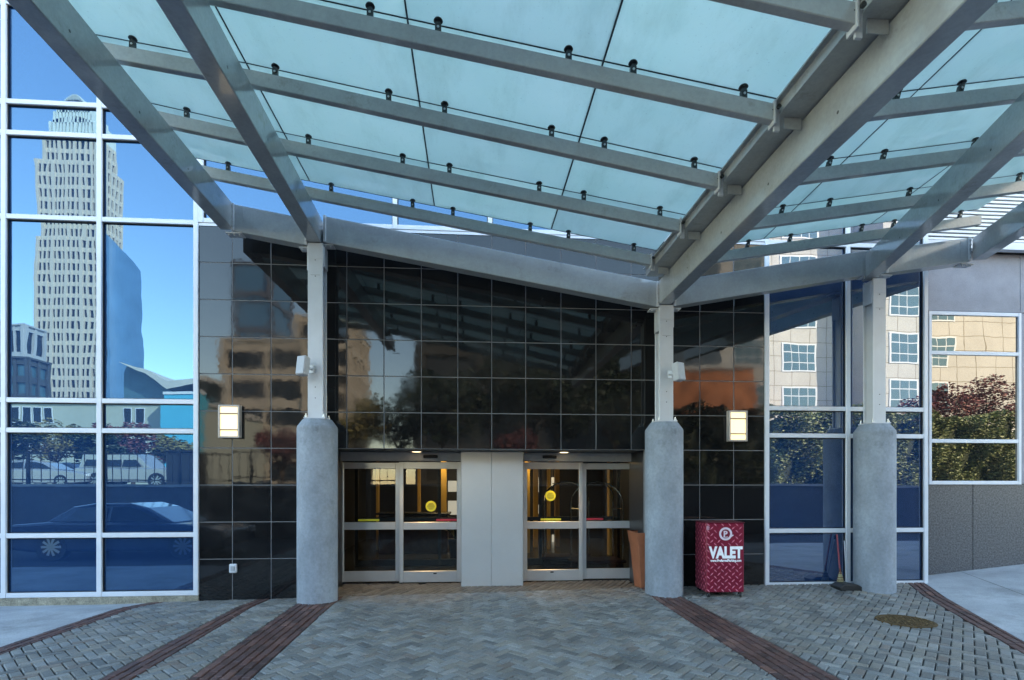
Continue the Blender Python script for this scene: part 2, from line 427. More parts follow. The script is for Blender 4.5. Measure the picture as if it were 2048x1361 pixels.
pave(pav, strip(eB1, eC0), R(45), 0, 0, 'herring', .1, .2)
pave(pav, strip(eC1, eD0), R(45), 0, 0, 'herring', .1, .2)
pave(pav, strip(eD1, eE0), R(45), 0, 0, 'herring', .1, .2)
xl, xr = fx(655)+.02, fx(1292)-.02
pave(sol, [(xl, .003), (xr, .003), (xr, .93), (xl, .93)], R(62), 0, 0, 'run', .1, .2)
tag(pav.build('pavement', PAVER), kind='structure')
tag(bands.build('brick_path', BAND), kind='structure')
tag(sol.build('threshold_path', SOLDIER), kind='structure')

def sheet(name, polys, mat, zf, thick=.0):
    mb = MB()
    for p in polys:
        if len(p) < 3: continue
        if area(p) < 0: p = p[::-1]
        mb.add([(x, y, zf(x, y)) for x, y in p], [tuple(range(len(p)))])
    return tag(mb.build(name, mat), kind='structure')
def grid(poly, xs, ys):
    out = []
    xs = [-1e4]+xs+[1e4]; ys = [-1e4]+ys+[1e4]
    for a, b in zip(xs[:-1], xs[1:]):
        for c, d in zip(ys[:-1], ys[1:]):
            p = clip(clip(clip(clip(poly, 1, 0, b), -1, 0, -a), 0, 1, d), 0, -1, -c)
            if len(p) > 2: out.append(p)
    return out
JOINT = paint('joint_sand', (.05,.048,.045), .95, .3, 40)
xA, xE = line(*eA0, YF), line(*eE1, YF)
sheet('paving_bed', grid([(line(*eA0, YF), YF), (line(*eE1, YF), YF), (line(*eE1, .95), .95), (line(*eA0, .95), .95)], [-4, -2, 0, 2, 4], [-.8, 0, .4]), JOINT, lambda x, y: gz(x, y)-.022)
# left concrete walk and right ramped walk
lw = [(-16, -3.4), (line(*eA0, -3.4), -3.4), (line(*eA0, 0), 0), (-16, 0)]
sheet('sidewalk', grid(lw, [-12.4, -11.2, -9.8, -8.4, -7, -6, -5], [-1.75, -.8]), SIDEW, lambda x, y: gz(x, y)-.012)
zr = lambda x, y: max(.0, .098*(min(x, 13)-7.5))*max(0, min(1, (y+4.5)/2.5))-.004
rw = [(line(*eE1, YF), YF), (16, YF), (16, .6), (line(*eE1, .6), .6)]
sheet('sidewalk_ramp', grid(rw, [6, 7.5, 9, 10.5, 12, 13], [-5.5, -4.5, -3.4, -2.6, -2, -1, 0]), SIDEW, zr)
js = MB()
for u0, v0, u1, v1 in ((1925,1148,2048,1186),):
    a, b = on_z(u0, v0, .13), on_z(u1, v1, .13)
    d = (b-a)*1.6
    for k in range(12):
        p, q = a+d*k/12, a+d*(k+1)/12
        js.add([(p.x, p.y, zr(p.x, p.y)+.004), (q.x, q.y, zr(q.x, q.y)+.004), (q.x, q.y+.025, zr(q.x, q.y)+.004), (p.x, p.y+.025, zr(p.x, p.y)+.004)], [(0,1,2,3)])
tag(js.build('sidewalk_joint', JOINT), kind='structure')
g = MB(); g.add([(-900,-900,-.12),(900,-900,-.12),(900,900,-.12),(-900,900,-.12)], [(0,1,2,3)])
tag(g.build('ground', ASPH), kind='structure')
lot = MB(); lot.box(-400, -700, -.1, 400, -10.75, 1.66)
tag(lot.build('parking_lot', ASPH), kind='structure')

# ------------------------------------------------------------------ hotel building
hotel = thing('hotel_building', 'dark tiled hotel front with blue mirror glass and two pairs of sliding doors', 'building', (0, 1, 0))
Z = [.06, 1.0, 2.665, 3.14, 6.03, 7.35, 7.84, 9.4]
FW = .075
def tilted_quad(mb, x0, x1, z0, z1, y, sd=.0016, th=.012):
    cx, cz = (x0+x1)/2, (z0+z1)/2; tx, tz = random.gauss(0, sd), random.gauss(0, sd)
    Yf = lambda x, z: y+tx*(x-cx)+tz*(z-cz)
    c = .003
    vs = [(x0+c, Yf(x0, z0), z0+c), (x1-c, Yf(x1, z0), z0+c), (x1-c, Yf(x1, z1), z1-c), (x0+c, Yf(x0, z1), z1-c),
          (x0, y+.004, z0), (x1, y+.004, z0), (x1, y+.004, z1), (x0, y+.004, z1), (x0, y+th, z0), (x1, y+th, z0), (x1, y+th, z1), (x0, y+th, z1)]
    mb.add(vs, [(0,1,2,3),(4,5,1,0),(5,6,2,1),(6,7,3,2),(7,4,0,3),(8,9,5,4),(9,10,6,5),(10,11,7,6),(11,8,4,7)])
# tiles
us = [397.5,464.5,542,617.5,693.5,768,842.5,915.5,983.4,1051.3,1122,1192,1262.5,1331,1399.7,1467.5,1529]
xs = [fx(u) for u in us]; DL, DR = fx(655), fx(1292)
tm = MB(); gm = MB(); jt = .006
for i in range(len(xs)-1):
    for r in range(10):
        z0, z1 = r*.6, (r+1)*.6
        if r == 0: z0 = -.14
        x0, x1 = xs[i], xs[i+1]
        if r < 4:
            if x1 > DL and x0 < DR:
                if x0 < DL: x1 = DL
                elif x1 > DR: x0 = DR
                else: continue
        tilted_quad(tm, x0+jt, x1-jt, z0+jt, z1-jt, 0)
for x0, z0, x1, z1 in ((xs[0], -.14, DL, 2.4), (DR, -.14, xs[-1], 2.4), (xs[0], 2.4, xs[-1], 6.0)): gm.box(x0, .006, z0, x1, .14, z1)
wall = tm.build('tile_wall', TILE, hotel); gm.build('grout', GROUT, wall)
# curtain walls: frames and single panes
def curtain(name, cols, zs, label=None, skip=lambda i, j: False, mat=BLUE, yf=-.03, yp=.03):
    f = MB()
    for x in cols: f.cbox(x-FW/2, yf, zs[0]-FW/2, x+FW/2, .10, zs[-1]+FW/2, .005)
    for a, b in zip(cols[:-1], cols[1:]):
        for z in zs: f.cbox(a+FW/2, yf+.006, z-FW/2, b-FW/2, .095, z+FW/2, .005)
    for x in cols:
        for z in (5.42, 9.1):
            if zs[0] < z < zs[-1]: f.box(x-FW/2-.002, yf-.002, z, x+FW/2+.002, .05, z+.008)
    w = f.build(name, FRAME, hotel)
    for i, (a, b) in enumerate(zip(cols[:-1], cols[1:])):
        for j, (c, d) in enumerate(zip(zs[:-1], zs[1:])):
            if skip(i, j): continue
            p = MB(); cx, cz = (a+b)/2, (c+d)/2
            tx, tz = random.gauss(0, .0012), random.gauss(0, .0012)
            q = [(x, yp+tx*(x-cx)+tz*(z-cz), z) for x, z in ((a,c),(b,c),(b,d),(a,d))]
            p.add(q+[(x, y+.02, z) for x, y, z in q], [(0,1,2,3),(4,7,6,5)]); p.build('pane', mat, w)
    g = MB()                                       # black gaskets round the panes
    for a, b in zip(cols[:-1], cols[1:]):
        for c, d in zip(zs[:-1], zs[1:]):
            h = FW/2; t = .012
            for x0, z0, x1, z1 in ((a+h, c+h, b-h, c+h+t), (a+h, d-h-t, b-h, d-h), (a+h, c+h+t, a+h+t, d-h-t), (b-h-t, c+h+t, b-h, d-h-t)):
                g.box(x0, .005, z0, x1, .024, z1)
    g.build('gasket', BLACK, w)
    return w
c9, c200, c392 = fx(9), fx(200), fx(393)
st = (c392-c9)/2
lcols = [c9-4*st, c9-3*st, c9-2*st, c9-st, c9, c200, c392]
curtain('curtain_wall', lcols, Z)
rcols = [fx(1533), fx(1695), fx(1850)]
curtain('curtain_wall', rcols, Z, mat=BLUE2)
x790, x980 = fx(790), fx(980)
sp = (x980-x790)
ucols = [c392+FW, c392+(x790-c392)/2, x790, x980, x980+sp, x980+2*sp, rcols[0]-FW]
curtain('curtain_wall', ucols, [6.07, 7.35, 7.84, 9.4])
cap = MB(); cap.box(c392+FW/2, -.012, 5.985, rcols[0]-FW/2, .06, 6.03); cap.build('cornice', FRAME, hotel)
cb = MB(); cb.box(lcols[0], -.02, -.3, c392+FW/2, .12, .02); cb.build('curb_plinth', CURB, hotel)
cb = MB(); cb.box(rcols[0]-FW/2, -.012, -.3, rcols[-1]+FW/2, .12, .02); cb.build('sill', FRAME, hotel)
bk = MB()
for x0, x1, z0, z1 in ((lcols[0], c392, 0, 9.4), (rcols[0], rcols[-1], 0, 9.4), (c392, rcols[0], 6.1, 9.4)): bk.box(x0, .12, z0, x1, .16, z1)
bk.build('backing_wall', DARKIN, hotel)
# upper storeys and body
def grid_mat():
    m, nt, out = nodes_of('upper_storey_cladding')
    tc = N(nt, 'ShaderNodeTexCoord'); sp = N(nt, 'ShaderNodeSeparateXYZ'); nt.links.new(tc.outputs['Object'], sp.inputs[0])
    def band(o, per, lo):
        a = N(nt, 'ShaderNodeMath', operation='DIVIDE'); nt.links.new(o, a.inputs[0]); a.inputs[1].default_value = per
        b = N(nt, 'ShaderNodeMath', operation='FRACT'); nt.links.new(a.outputs[0], b.inputs[0])
        c = N(nt, 'ShaderNodeMath', operation='GREATER_THAN'); nt.links.new(b.outputs[0], c.inputs[0]); c.inputs[1].default_value = lo
        return c.outputs[0]
    mu = N(nt, 'ShaderNodeMath', operation='MULTIPLY'); nt.links.new(band(sp.outputs[0], 1.6, .35), mu.inputs[0]); nt.links.new(band(sp.outputs[2], 3.2, .45), mu.inputs[1])
    b = N(nt, 'ShaderNodeBsdfPrincipled'); nt.links.new(mixc(nt, mu.outputs[0], (.42,.40,.38), (.03,.05,.08)), b.inputs['Base Color']); b.inputs['Roughness'].default_value = .4
    nt.links.new(b.outputs[0], out.inputs['Surface']); return m
up = MB(); up.box(lcols[0], .05, 9.45, 42, 24, 12.8); up.build('upper_wall', grid_mat(), hotel)  # unseen; height and rightward length shaped to shade the forecourt
rf = MB(); rf.box(lcols[0]-.2, -.1, 12.81, 42.2, 24.2, 13.2); rf.build('roof', GREYPAN, hotel)
sw = MB(); sw.box(lcols[0]-.3, .02, -.1, lcols[0]-.04, 24, 12.8); sw.build('side_wall', GREYPAN, hotel)
sw = MB(); sw.box(14.7, .55, -.1, 42, 24, 9.44); sw.build('side_wall', GREYPAN, hotel)  # right part is an unseen extension, added to lengthen the hotel's shadow
# right granite wing
xg = rcols[-1]+FW/2+.004
YW = .5
wx0, wx1 = fx(1858, YW), fx(2037, YW)
wz = [at_y(1950, v, YW).z for v in (966, 883, 708, 629)]
gl = MB(); jx = fx(1946, YW)
xx = [xg, jx, jx+1.07, jx+2.2, jx+3.4, 14.7]
for a, b in zip(xx[:-1], xx[1:]): tilted_quad(gl, a+.006, b-.006, -.2, wz[0]-.03, YW, .0005, .05)
gl.build('granite_wall', GRANITE, hotel)
gu = MB()
for a, b in zip([xg, wx1+.04, jx+2.6], [wx1+.03, jx+2.6-.008, 14.7]): tilted_quad(gu, a, b, wz[3]+.05, 6.2, YW, .0005, .05)
tilted_quad(gu, wx1+.07, 14.7, wz[0]-.02, wz[3]+.04, YW+.005, .0005, .05)
gu.build('stone_wall', GREYPAN, hotel)
gb = MB(); gb.box(xg, YW+.052, -.2, 14.7, YW+.4, 9.44); gb.box(xg-.07, .105, -.2, xg+.002, YW+.4, 9.44); gb.build('backing_wall', DARKIN, hotel)
wf = MB()
for z in wz: wf.cbox(wx0, YW-.03, z-.035, wx1, YW+.05, z+.035)
for x in (wx0, wx1): wf.cbox(x-.03, YW-.035, wz[0]-.035, x+.03, YW+.05, wz[3]+.035)
win = wf.build('window', FRAME, hotel)
for a, b in zip(wz[:-1], wz[1:]):
    p = MB(); t = random.gauss(0, .002); p.add([(wx0, YW+t, a), (wx1, YW-t, a), (wx1, YW-t, b), (wx0, YW+t, b)], [(0,1,2,3)]); p.build('pane', CLEARM, win)
lv = MB(); z = 6.36
xlv = fx(1842, .35)
while z < 9.3:
    lv.add([(xlv, .34, z), (14.6, .34, z), (14.6, .34, z+.042), (xlv, .34, z+.042), (xlv, .40, z+.012), (14.6, .40, z+.012), (14.6, .40, z+.054), (xlv, .40, z+.054)],
           [(0,1,2,3), (4,7,6,5), (0,4,5,1), (3,2,6,7), (0,3,7,4), (1,5,6,2)]); z += .072
lvo = lv.build('louver_screen', LOUV, hotel)
lf = MB(); lf.box(xlv-.05, .30, 6.2, 14.6, .42, 6.33)
for x in (xlv-.04, xlv+2.3, xlv+4.6): lf.box(x-.03, .32, 6.33, x+.03, .42, 9.4)
lf.build('louver_frame', FRAME, lvo)

# entrance recess
YD, YP = .95, .55
sf = MB(); sf.box(DL-.3, .0062, 2.402, DR+.3, YD+.05, 2.5); sf.box(DL-.35, .15, -.2, DL, YD+.05, 2.401); sf.box(DR, .15, -.2, DR+.35, YD+.05, 2.401)
sf.build('entrance_soffit', SOFF, hotel)
pl = [fx(u, YP) for u in (923, 983, 1045)]
pz1 = 2.396
pm = MB(); pm.cbox(pl[0], YP, .006, pl[1]-.002, YD+.3, pz1, .004); pm.cbox(pl[1]+.002, YP+.002, .006, pl[2], YD+.3, pz1, .004)
pil = pm.build('entrance_pier', STAIN, hotel)
tr = MB(); tr.box(pl[0]-.012, YP-.006, .0, pl[0], YP+.03, pz1); tr.box(pl[2], YP-.006, .0, pl[2]+.012, YP+.03, pz1); tr.box(pl[0]-.012, YP-.006, -.01, pl[2]+.012, YP+.02, .012); tr.build('trim', DOORFR, pil)
def dz(v): return at_y(900, v, YD).z
for (ua, ub, uc, fixed_left) in ((679, 799, 922, True), (1046, 1165, 1284, False)):
    xa, xb, xc = fx(ua, YD), fx(ub, YD), fx(uc, YD)
    h = MB(); h.cbox(xa, YD-.10, dz(923), xc, YD+.1, 2.398); hd = h.build('door_header', GREYP, hotel)
    s0 = fx(847 if fixed_left else 1085, YD-.1)
    s = MB(); s.cbox(s0, YD-.15, dz(917.5), s0+.26, YD-.1, dz(911.5), .01); s.build('motion_sensor', BLACK, hd)
    for k, (p, q) in enumerate(((xa, xb), (xb, xc))):
        sliding = (k == 1) == fixed_left
        y0 = YD-.055 if sliding else YD
        y1 = y0+.05
        top = dz(924.5 if sliding else 926); bot = dz(1163.5 if sliding else 1162)
        sl, sr = .075, .075
        m = MB()
        m.cbox(p, y0, bot, p+sl, y1, top); m.cbox(q-sr, y0, bot, q, y1, top)
        m.cbox(p+sl, y0+.003, bot, q-sr, y1-.003, dz(1141)); m.cbox(p+sl, y0+.003, dz(1059), q-sr, y1-.003, dz(1044)); m.cbox(p+sl, y0+.003, dz(938.5), q-sr, y1-.003, top)
        d = m.build('sliding_door' if sliding else 'door_sidelight', DOORFR, hotel)
        g = MB(); g.add([(p+sl, y0+.025, dz(1141)), (q-sr, y0+.025, dz(1141)), (q-sr, y0+.025, dz(938.5)), (p+sl, y0+.025, dz(938.5))], [(0,1,2,3)])
        g.build('glass', DOORGLASS, d)
        if sliding:
            cu, cv = (862, 1013) if fixed_left else (1101, 992)
            c = at_y(cu, cv, y0+.02)
            k1 = MB(); k1.tube(c, c+Vector((0,-.003,0)), .098, n=28); k1.build('caution_decal', YELV, d)
            k2 = MB()
            for z, w in ((.05,.08), (.032,.11), (.012,.13), (-.008,.14), (-.03,.12), (-.05,.08)): k2.box(c.x-w/2, c.y-.0045, c.z+z-.004, c.x+w/2, c.y-.0032, c.z+z+.004)
            k2.build('decal_lettering', paint('decal_ink', (.09,.08,.01), .6, .1, 5), d)
            kl = MB(); cx = fx(870 if fixed_left else 1104, y0); z = dz(1130)
            kl.cbox(cx-.03, y0-.006, dz(1146)-.012, cx+.03, y0, dz(1146)+.012); kl.build('lock_plate', BLACK, d)
        dcx = {(True, False): (737, YELV), (True, True): (893, REDV), (False, True): (1102, YELV), (False, False): (1187, REDV)}[(fixed_left, sliding)]
        x = fx(dcx[0], y0); k3 = MB(); k3.box(x-.19, y0+.018, dz(1042), x+.19, y0+.021, dz(1038)); k3.build('label_strip', dcx[1], d)
# lobby behind the doors
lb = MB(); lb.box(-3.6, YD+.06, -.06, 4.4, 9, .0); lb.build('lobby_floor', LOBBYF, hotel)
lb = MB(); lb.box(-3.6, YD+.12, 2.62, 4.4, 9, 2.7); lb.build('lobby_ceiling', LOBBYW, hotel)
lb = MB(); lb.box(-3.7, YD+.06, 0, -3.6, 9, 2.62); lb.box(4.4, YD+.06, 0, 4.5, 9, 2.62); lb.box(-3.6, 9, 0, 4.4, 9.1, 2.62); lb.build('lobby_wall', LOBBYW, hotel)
wp = MB()
for u0, u1, y in ((876,893,5.6), (1050,1060,5.0), (1068,1076,6.2), (1096,1101,5.8), (1111,1119,6.4), (1219,1226,4.4), (752,756,6.0), (835,840,6.6)): wp.box(fx(u0, y), y, 0, fx(u1, y), y+.25, 2.62)
wp.build('lobby_column', WARMW, hotel)
vf = MB()                                        # inner vestibule doors
for x in (-2.6, -1.72, -.78, -.05, .7, 1.5, 2.4, 3.3): vf.cbox(x-.035, 3.0, 0, x+.035, 3.08, 2.62)
for a, b in ((-2.6, -.05), (.7, 3.3)):
    vf.cbox(a, 3.005, 2.2, b, 3.075, 2.32); vf.cbox(a, 3.005, .0, b, 3.075, .14); vf.cbox(a, 3.005, 1.0, b, 3.075, 1.08)
vf.build('vestibule_frame', DARKST, hotel)
lp = MB()
for x, y in ((-1, 5.2), (1.2, 4.6), (-.1, 7.6), (2.6, 6.6)): lp.box(x-.25, y-.25, 2.60, x+.25, y+.25, 2.615)
lp.build('lobby_light', LOBL, hotel)
lw2 = MB()
for u0, u1, v0, v1 in ((896,916,962,984), (896,916,1002,1030), (896,916,1090,1108), (1077,1084,955,985), (1103,1110,955,972), (1077,1083,1010,1028), (1078,1083,1062,1095), (1104,1110,1070,1100)):
    A, B = at_y(u0, v1, 7.6), at_y(u1, v0, 7.6); lw2.box(A.x, 7.6, A.z, B.x, 7.64, B.z)
lw2.build('lobby_window', lamp_mat('daylit_lobby_window', (.9,.95,1), .06), hotel)

rd = thing('reception_desk', 'dark timber reception desk deep inside the lobby behind the left doors', 'desk', (-1.6, 5.4, 0))
b = MB(); b.cbox(-.9,-.3,0,.9,.3,1.02,.02); b.build('front_panel', paint('walnut_panel', (.07,.035,.018), .4, .3, 6), rd, False)
b = MB(); b.cbox(-.97,-.37,1.021,.97,.36,1.07,.01); b.build('counter_top', LOBBYF, rd, False)
pt = thing('potted_palm', 'potted palm standing by the amber column inside the lobby', 'plant', (fx(912, 4.4), 4.4, 0))
b = MB(); b.lathe((0,0,0), [(.14,0),(.2,.42),(.21,.45)], 20); b.build('pot', BLACK, pt, False)
b = MB(); rg = random.Random(4)
for k in range(26):
    a, t = rg.uniform(0, 6.28), rg.uniform(.35, .8); pts = [Vector((math.cos(a)*t*q*.8, math.sin(a)*t*q*.8, .4+t*1.3*q-.55*t*q*q)) for q in (0,.35,.7,1)]
    for p0, p1 in zip(pts[:-1], pts[1:]):
        sd_ = Vector((-math.sin(a), math.cos(a), 0))*.035; b.add([p0-sd_, p0+sd_, p1+sd_*.6, p1-sd_*.6], [(0,1,2,3)])
b.build('fronds', LD, pt, False)

# luggage carts in the vestibule
def cart():
    r = thing('luggage_cart', 'birdcage luggage cart with arched tubes seen through right sidelight', 'luggage cart')
    b = MB(); b.cbox(-.55, -.3, .17, .55, .3, .24, .02); b.build('platform', CARPET, r, False)
    h = MB()
    for s in (-1, 1):
        pts = []
        for k in range(13):
            t = math.pi*k/12; pts.append((-.48*math.cos(t), s*.26*(1-.75*math.sin(t)), 1.45+.42*math.sin(t)))
        h.path([(-.48, s*.26, .24)]+pts+[(.48, s*.26, .24)], .016)
    h.tube((-.48,-.26,1.3), (-.48,.26,1.3), .013); h.tube((.48,-.26,1.3), (.48,.26,1.3), .013); h.tube((-.3,0,1.83), (.3,0,1.83), .012)
    h.build('arch_frame', CHROME, r, False)
    for x in (-.42, .42):
        for y in (-.22, .22):
            w = MB(); w.tube((x, y-.02, .085), (x, y+.02, .085), .085, n=16); w.tube((x, y, .1), (x, y, .17), .015); w.build('wheel', BLACK, r, False)
    return r
c1 = cart(); p = at_y(1190, 1120, 2.3); c1.location = (p.x, 2.15, 0); c1.rotation_euler.z = R(8)
c2 = copy_tree(c1); c2.location = (p.x-.55, 2.75, 0); c2.rotation_euler.z = R(-6); c2['label'] = 'second luggage cart standing behind the front one, seen through right sliding door'
for c in (c1, c2): c['group'] = 'luggage carts inside the entrance'

# ------------------------------------------------------------------ wall fixtures
def sconce(u, v, label):
    p = at_y(u, v); r = thing('wall_sconce', label, 'wall lamp', (p.x, -.003, p.z-.27), 0, 'lit wall sconces on the black tile')
    b = MB(); w, h, d = .165, .53, .10
    b.cbox(-w, -.02, 0, w, 0, h); b.cbox(-w, -d, 0, -w+.032, -.02, h); b.cbox(w-.032, -d, 0, w, -.02, h); b.cbox(-w+.032, -d, 0, w-.032, -.02, .03); b.cbox(-w+.032, -d, h-.03, w-.032, -.02, h)
    b.build('housing', paint('bronze_taupe_housing', (.50,.42,.36), .4, .1, 8), r, False)
    m = MB(); m.box(-w+.034, -d+.012, .032, w-.034, -.022, h-.032); m.build('diffuser', SCON, r, False)
    for z in (.13, .39):
        k = MB(); k.cbox(-w+.03, -d-.004, z-.009, w-.03, -d+.011, z+.009, .003); k.build('crossbar', paint('sconce_bar', (.10,.085,.07), .5, .1, 8), r, False)
    return r
sconce(463, 844, 'lit wall sconce on black tile beside the large left window wall')
sconce(1471, 853, 'lit wall sconce on black tile above the red valet stand')
p = at_y(468, 1137)
o = thing('power_outlet', 'small grey outdoor power outlet box low on the black tile', 'outlet', (p.x, -.003, p.z-.07))
b = MB(); b.cbox(-.06, -.045, 0, .06, 0, .145, .012); b.build('box', WHITEP, o, False)
b = MB(); b.cbox(-.032, -.056, .035, .032, -.045, .11, .006); b.build('cover', GREYP, o, False)
for u, v, lab in ((833, 904.5, 'lit recessed downlight above the left sliding doors'), (1128, 905.5, 'lit recessed downlight above the right sliding doors')):
    x = at_y(u, v, .62).x
    o = thing('ceiling_downlight', lab, 'ceiling light', (x, .62, 2.396), 0, 'downlights in the entrance soffit')
    b = MB(); b.lathe((0,0,0), [(.10,-.006),(.105,0),(.08,.003)], 24); b.build('trim_ring', WHITEP, o, False)
    b = MB(); b.tube((0,0,-.008), (0,0,-.003), .078, n=24); b.build('lens', DOWN, o, False)
    l = bpy.data.lights.new('downlight_lamp', 'SPOT'); l.energy = 7; l.color = (1,.72,.42); l.spot_size = R(75); l.spot_blend = .6; l.shadow_soft_size = .05
    lo = bpy.data.objects.new('downlight_lamp', l); COL.objects.link(lo); lo.parent = o; lo.location = (0,0,-.03)
# loudspeakers on the posts
GREYS = paint('pale_grey_plastic', (.47,.48,.50), .45, .05, 10)
def speaker(loc, yaw, pitch, label):
    r = thing('loudspeaker', label, 'loudspeaker', loc, yaw, 'small pale loudspeakers on the canopy posts')
    M = Matrix.Rotation(pitch, 4, 'X')
    b = MB(); b.cbox(-.08, -.12, -.145, .08, .0, .145, .012); b.xf(M); b.build('cabinet', GREYS, r, False)
    b = MB(); b.cbox(-.071, -.126, -.136, .071, -.119, .136, .004); b.xf(M); b.build('grille', GREYP, r, False)
    b = MB(); b.tube((0,.0,0), (0,.13,0), .02); b.box(-.04,.12,-.06,.04,.135,.06); b.build('bracket', POSTM, r, False)
    return r

# ------------------------------------------------------------------ columns
colx = [(-2.46, 'leftmost'), (3.12, 'middle'), (6.78, 'right')]
YC = -.36
tops = [5.56, 4.735, 5.27]
clab = ['concrete column with steel post nearest the left window wall', 'concrete column with steel post between the doors and the red valet stand', 'concrete column with steel post beside the broom at right window']
for (x, _), zt, lab in zip(colx, tops, clab):
    r = thing('canopy_column', lab, 'column', (x, YC, 0), 0, 'canopy columns along the entrance')
    b = MB(); b.lathe((0,0,0), [(.305,-.15),(.305,2.68),(.30,2.71),(.225,2.815),(.215,2.825)], 64); b.build('concrete_pier', CONC, r, False)
    b = MB(); b.cbox(-.165,-.165,2.826,.165,.165,2.85); bp = b.build('base_plate', POSTM, r, False)
    for a in (-.135, .135):
        for c in (-.135, .135): b = MB(); b.tube((a,c,2.85), (a,c,2.875), .022, n=6); b.tube((a,c,2.875), (a,c,2.905), .01, n=8); b.build('anchor_bolt', BOLT, bp, False)
    b = MB(); b.cbox(-.115,-.115,2.85,.115,-.09,zt); b.cbox(-.115,.09,2.85,.115,.115,zt); b.cbox(-.075,-.09,2.85,.075,.09,zt,.004)
    post = b.build('steel_post', POSTM, r, False)
    b = MB(); b.cbox(-.13,-.1,zt-.42,-.115,.1,zt-.04,.003); b.cbox(.115,-.1,zt-.36,.13,.1,zt-.04,.003); b.cbox(-.112,-.119,zt-.24,.112,-.115,zt-.01,.001); b.build('splice_plate', POSTM, post, False)
    b = MB()
    for z in (3.15, 3.32, zt-.52, zt-.27): b.tube((0,-.115,z), (0,-.121,z), .008, n=8)
    b.tube((-.07,-.1155,zt-.5),(.07,-.1155,zt-.5),.002,n=5); b.build('rivets', DARKST, post, False)
z = at_y(625, 737, YC-.2).z
speaker((-2.56, YC-.25, z), R(-24), R(-8), 'small pale loudspeaker on the left canopy post')
z = at_y(1337, 748, YC-.2).z
speaker((3.22, YC-.25, z), R(26), R(-8), 'small pale loudspeaker on the middle canopy post')

# ------------------------------------------------------------------ canopy
can = thing('glass_canopy', 'grey steel butterfly canopy with frosted teal glass over the entrance', 'canopy', (3.1, -3.2, 0))
YH = YC
def header(x0, z0, x1, z1, h=.41):
    b = MB(); b.beam((x0, YH, z0-h), (x1, YH, z1-h), .2, h)
    s = 1 if x1 > x0 else -1
    for x, zz in ((x0+.17, z0+(z1-z0)*.17/(x1-x0)), (x1-.17, z1-(z1-z0)*.17/(x1-x0))): b.box(x-.006, YH-.104, zz-h+.03, x+.006, YH-.098, zz-.03)
    o = b.build('header_beam', STEELP, can)
    for x, zz in ((x0+.02, z0), (x1-.02, z1)):
        p = MB(); p.cbox(x-.02, YH-.125, zz-h+.0, x+.02, YH-.1, zz, .003)
        p.build('end_plate', POSTM, o)
        for k in range(5):
            q = MB(); q.tube((x, YH-.125, zz-h+.06+k*.073), (x, YH-.14, zz-h+.06+k*.073), .014, n=6); q.build('bolt', BOLT, o)
        f = MB(); f.cbox(x-.12, YH-.08, zz-h-.02-.015, x+.12, YH+.08, zz-h-.0155, .003)
        for a in (-.08, .0, .08): f.tube((x+a, YH-.05, zz-h-.035), (x+a, YH-.05, zz-h-.06), .012, n=6)
        f.build('flange_plate', POSTM, o)
    return o
header(-3.72, 6.125, -2.58, 5.935)
header(-2.34, 5.99, 3.0, 5.11)
header(3.24, 5.13, 6.66, 5.753)
header(6.9, 5.777, 8.42, 6.012)
def rafter(X0, dX, z, Ya, Yb, side, taper=True):
    a, b = cam2w(X0+dX*Ya, Ya, z), cam2w(X0+dX*Yb, Yb, z)
    m = MB(); m.beam(a, b, .205, .385)
    o = m.build('rafter', STEELP, can)
    k = MB(); d = (b-a).normalized()
    for t in range(1, 7):
        c = a+d*(t*1.03+.35); c.z = z
        sv = Vector((d.y, -d.x, 0))*.1035
        k.tube(c+sv+Vector((0,0,.12)), c-sv+Vector((0,0,.12)), .014, n=8)
    k.build('rivets', DARKST, o)
    return o
Yend = 2.2
rafter(-3.602, -.099, 5.75, 8.12, Yend+.3, 1)
rafter(-2.273, -.0978, 5.57, 8.30, Yend+.3, 1)
rafter(3.071, -.0676, 4.742, 8.78, Yend, 1)
rafter(3.84, .2495, 5.28, 8.95, Yend, 1)
rafter(5.93, .23, 5.65, 8.98, Yend, 1)
# gutter on the valley rafter
gt = MB(); y0, y1 = -.6, -6.7
gt.box(2.75, y1, 5.135, 3.27, y0, 5.15); gt.box(2.735, y1, 5.135, 2.75, y0, 5.25); gt.box(3.27, y1, 5.135, 3.285, y0, 5.25); gt.box(2.69, y1, 5.235, 2.735, y0, 5.25)
gut = gt.build('valley_gutter', STEELP, can)
PH, PW = .155, .08
R3y = [-1.04,-2.17,-3.24,-4.31,-5.32,-6.35]; R3z = [5.13,5.092,5.06,5.052,5.03,5.02]
R2y = [-.887,-1.96,-3.087,-4.075,-5.1,-6.15]; R1y = [-.99,-2.09,-3.115,-4.14,-5.16,-6.2]
def lp(i, x):                          # left wing: purlin line (bottom centre) at x
    x1, x2, x3 = -3.69, -2.36+.026*i, 2.70
    z1, z2, z3 = 6.20, 6.03, R3z[i]
    yc = PW/2
    if x <= x2:
        t = (x-x1)/(x2-x1); return Vector((x, R1y[i]+(R2y[i]-R1y[i])*t+yc, z1+(z2-z1)*t))
    t = (x-x2)/(x3-x2); return Vector((x, R2y[i]+(R3y[i]-R2y[i])*t+yc, z2+(z3-z2)*t))
RWy = [-.826,-1.758,-2.747,-3.776,-4.78,-5.8]
def rp(i, x): return Vector((x, RWy[i]+PW/2, 5.448+.06*i+.167*(x-4.62)))
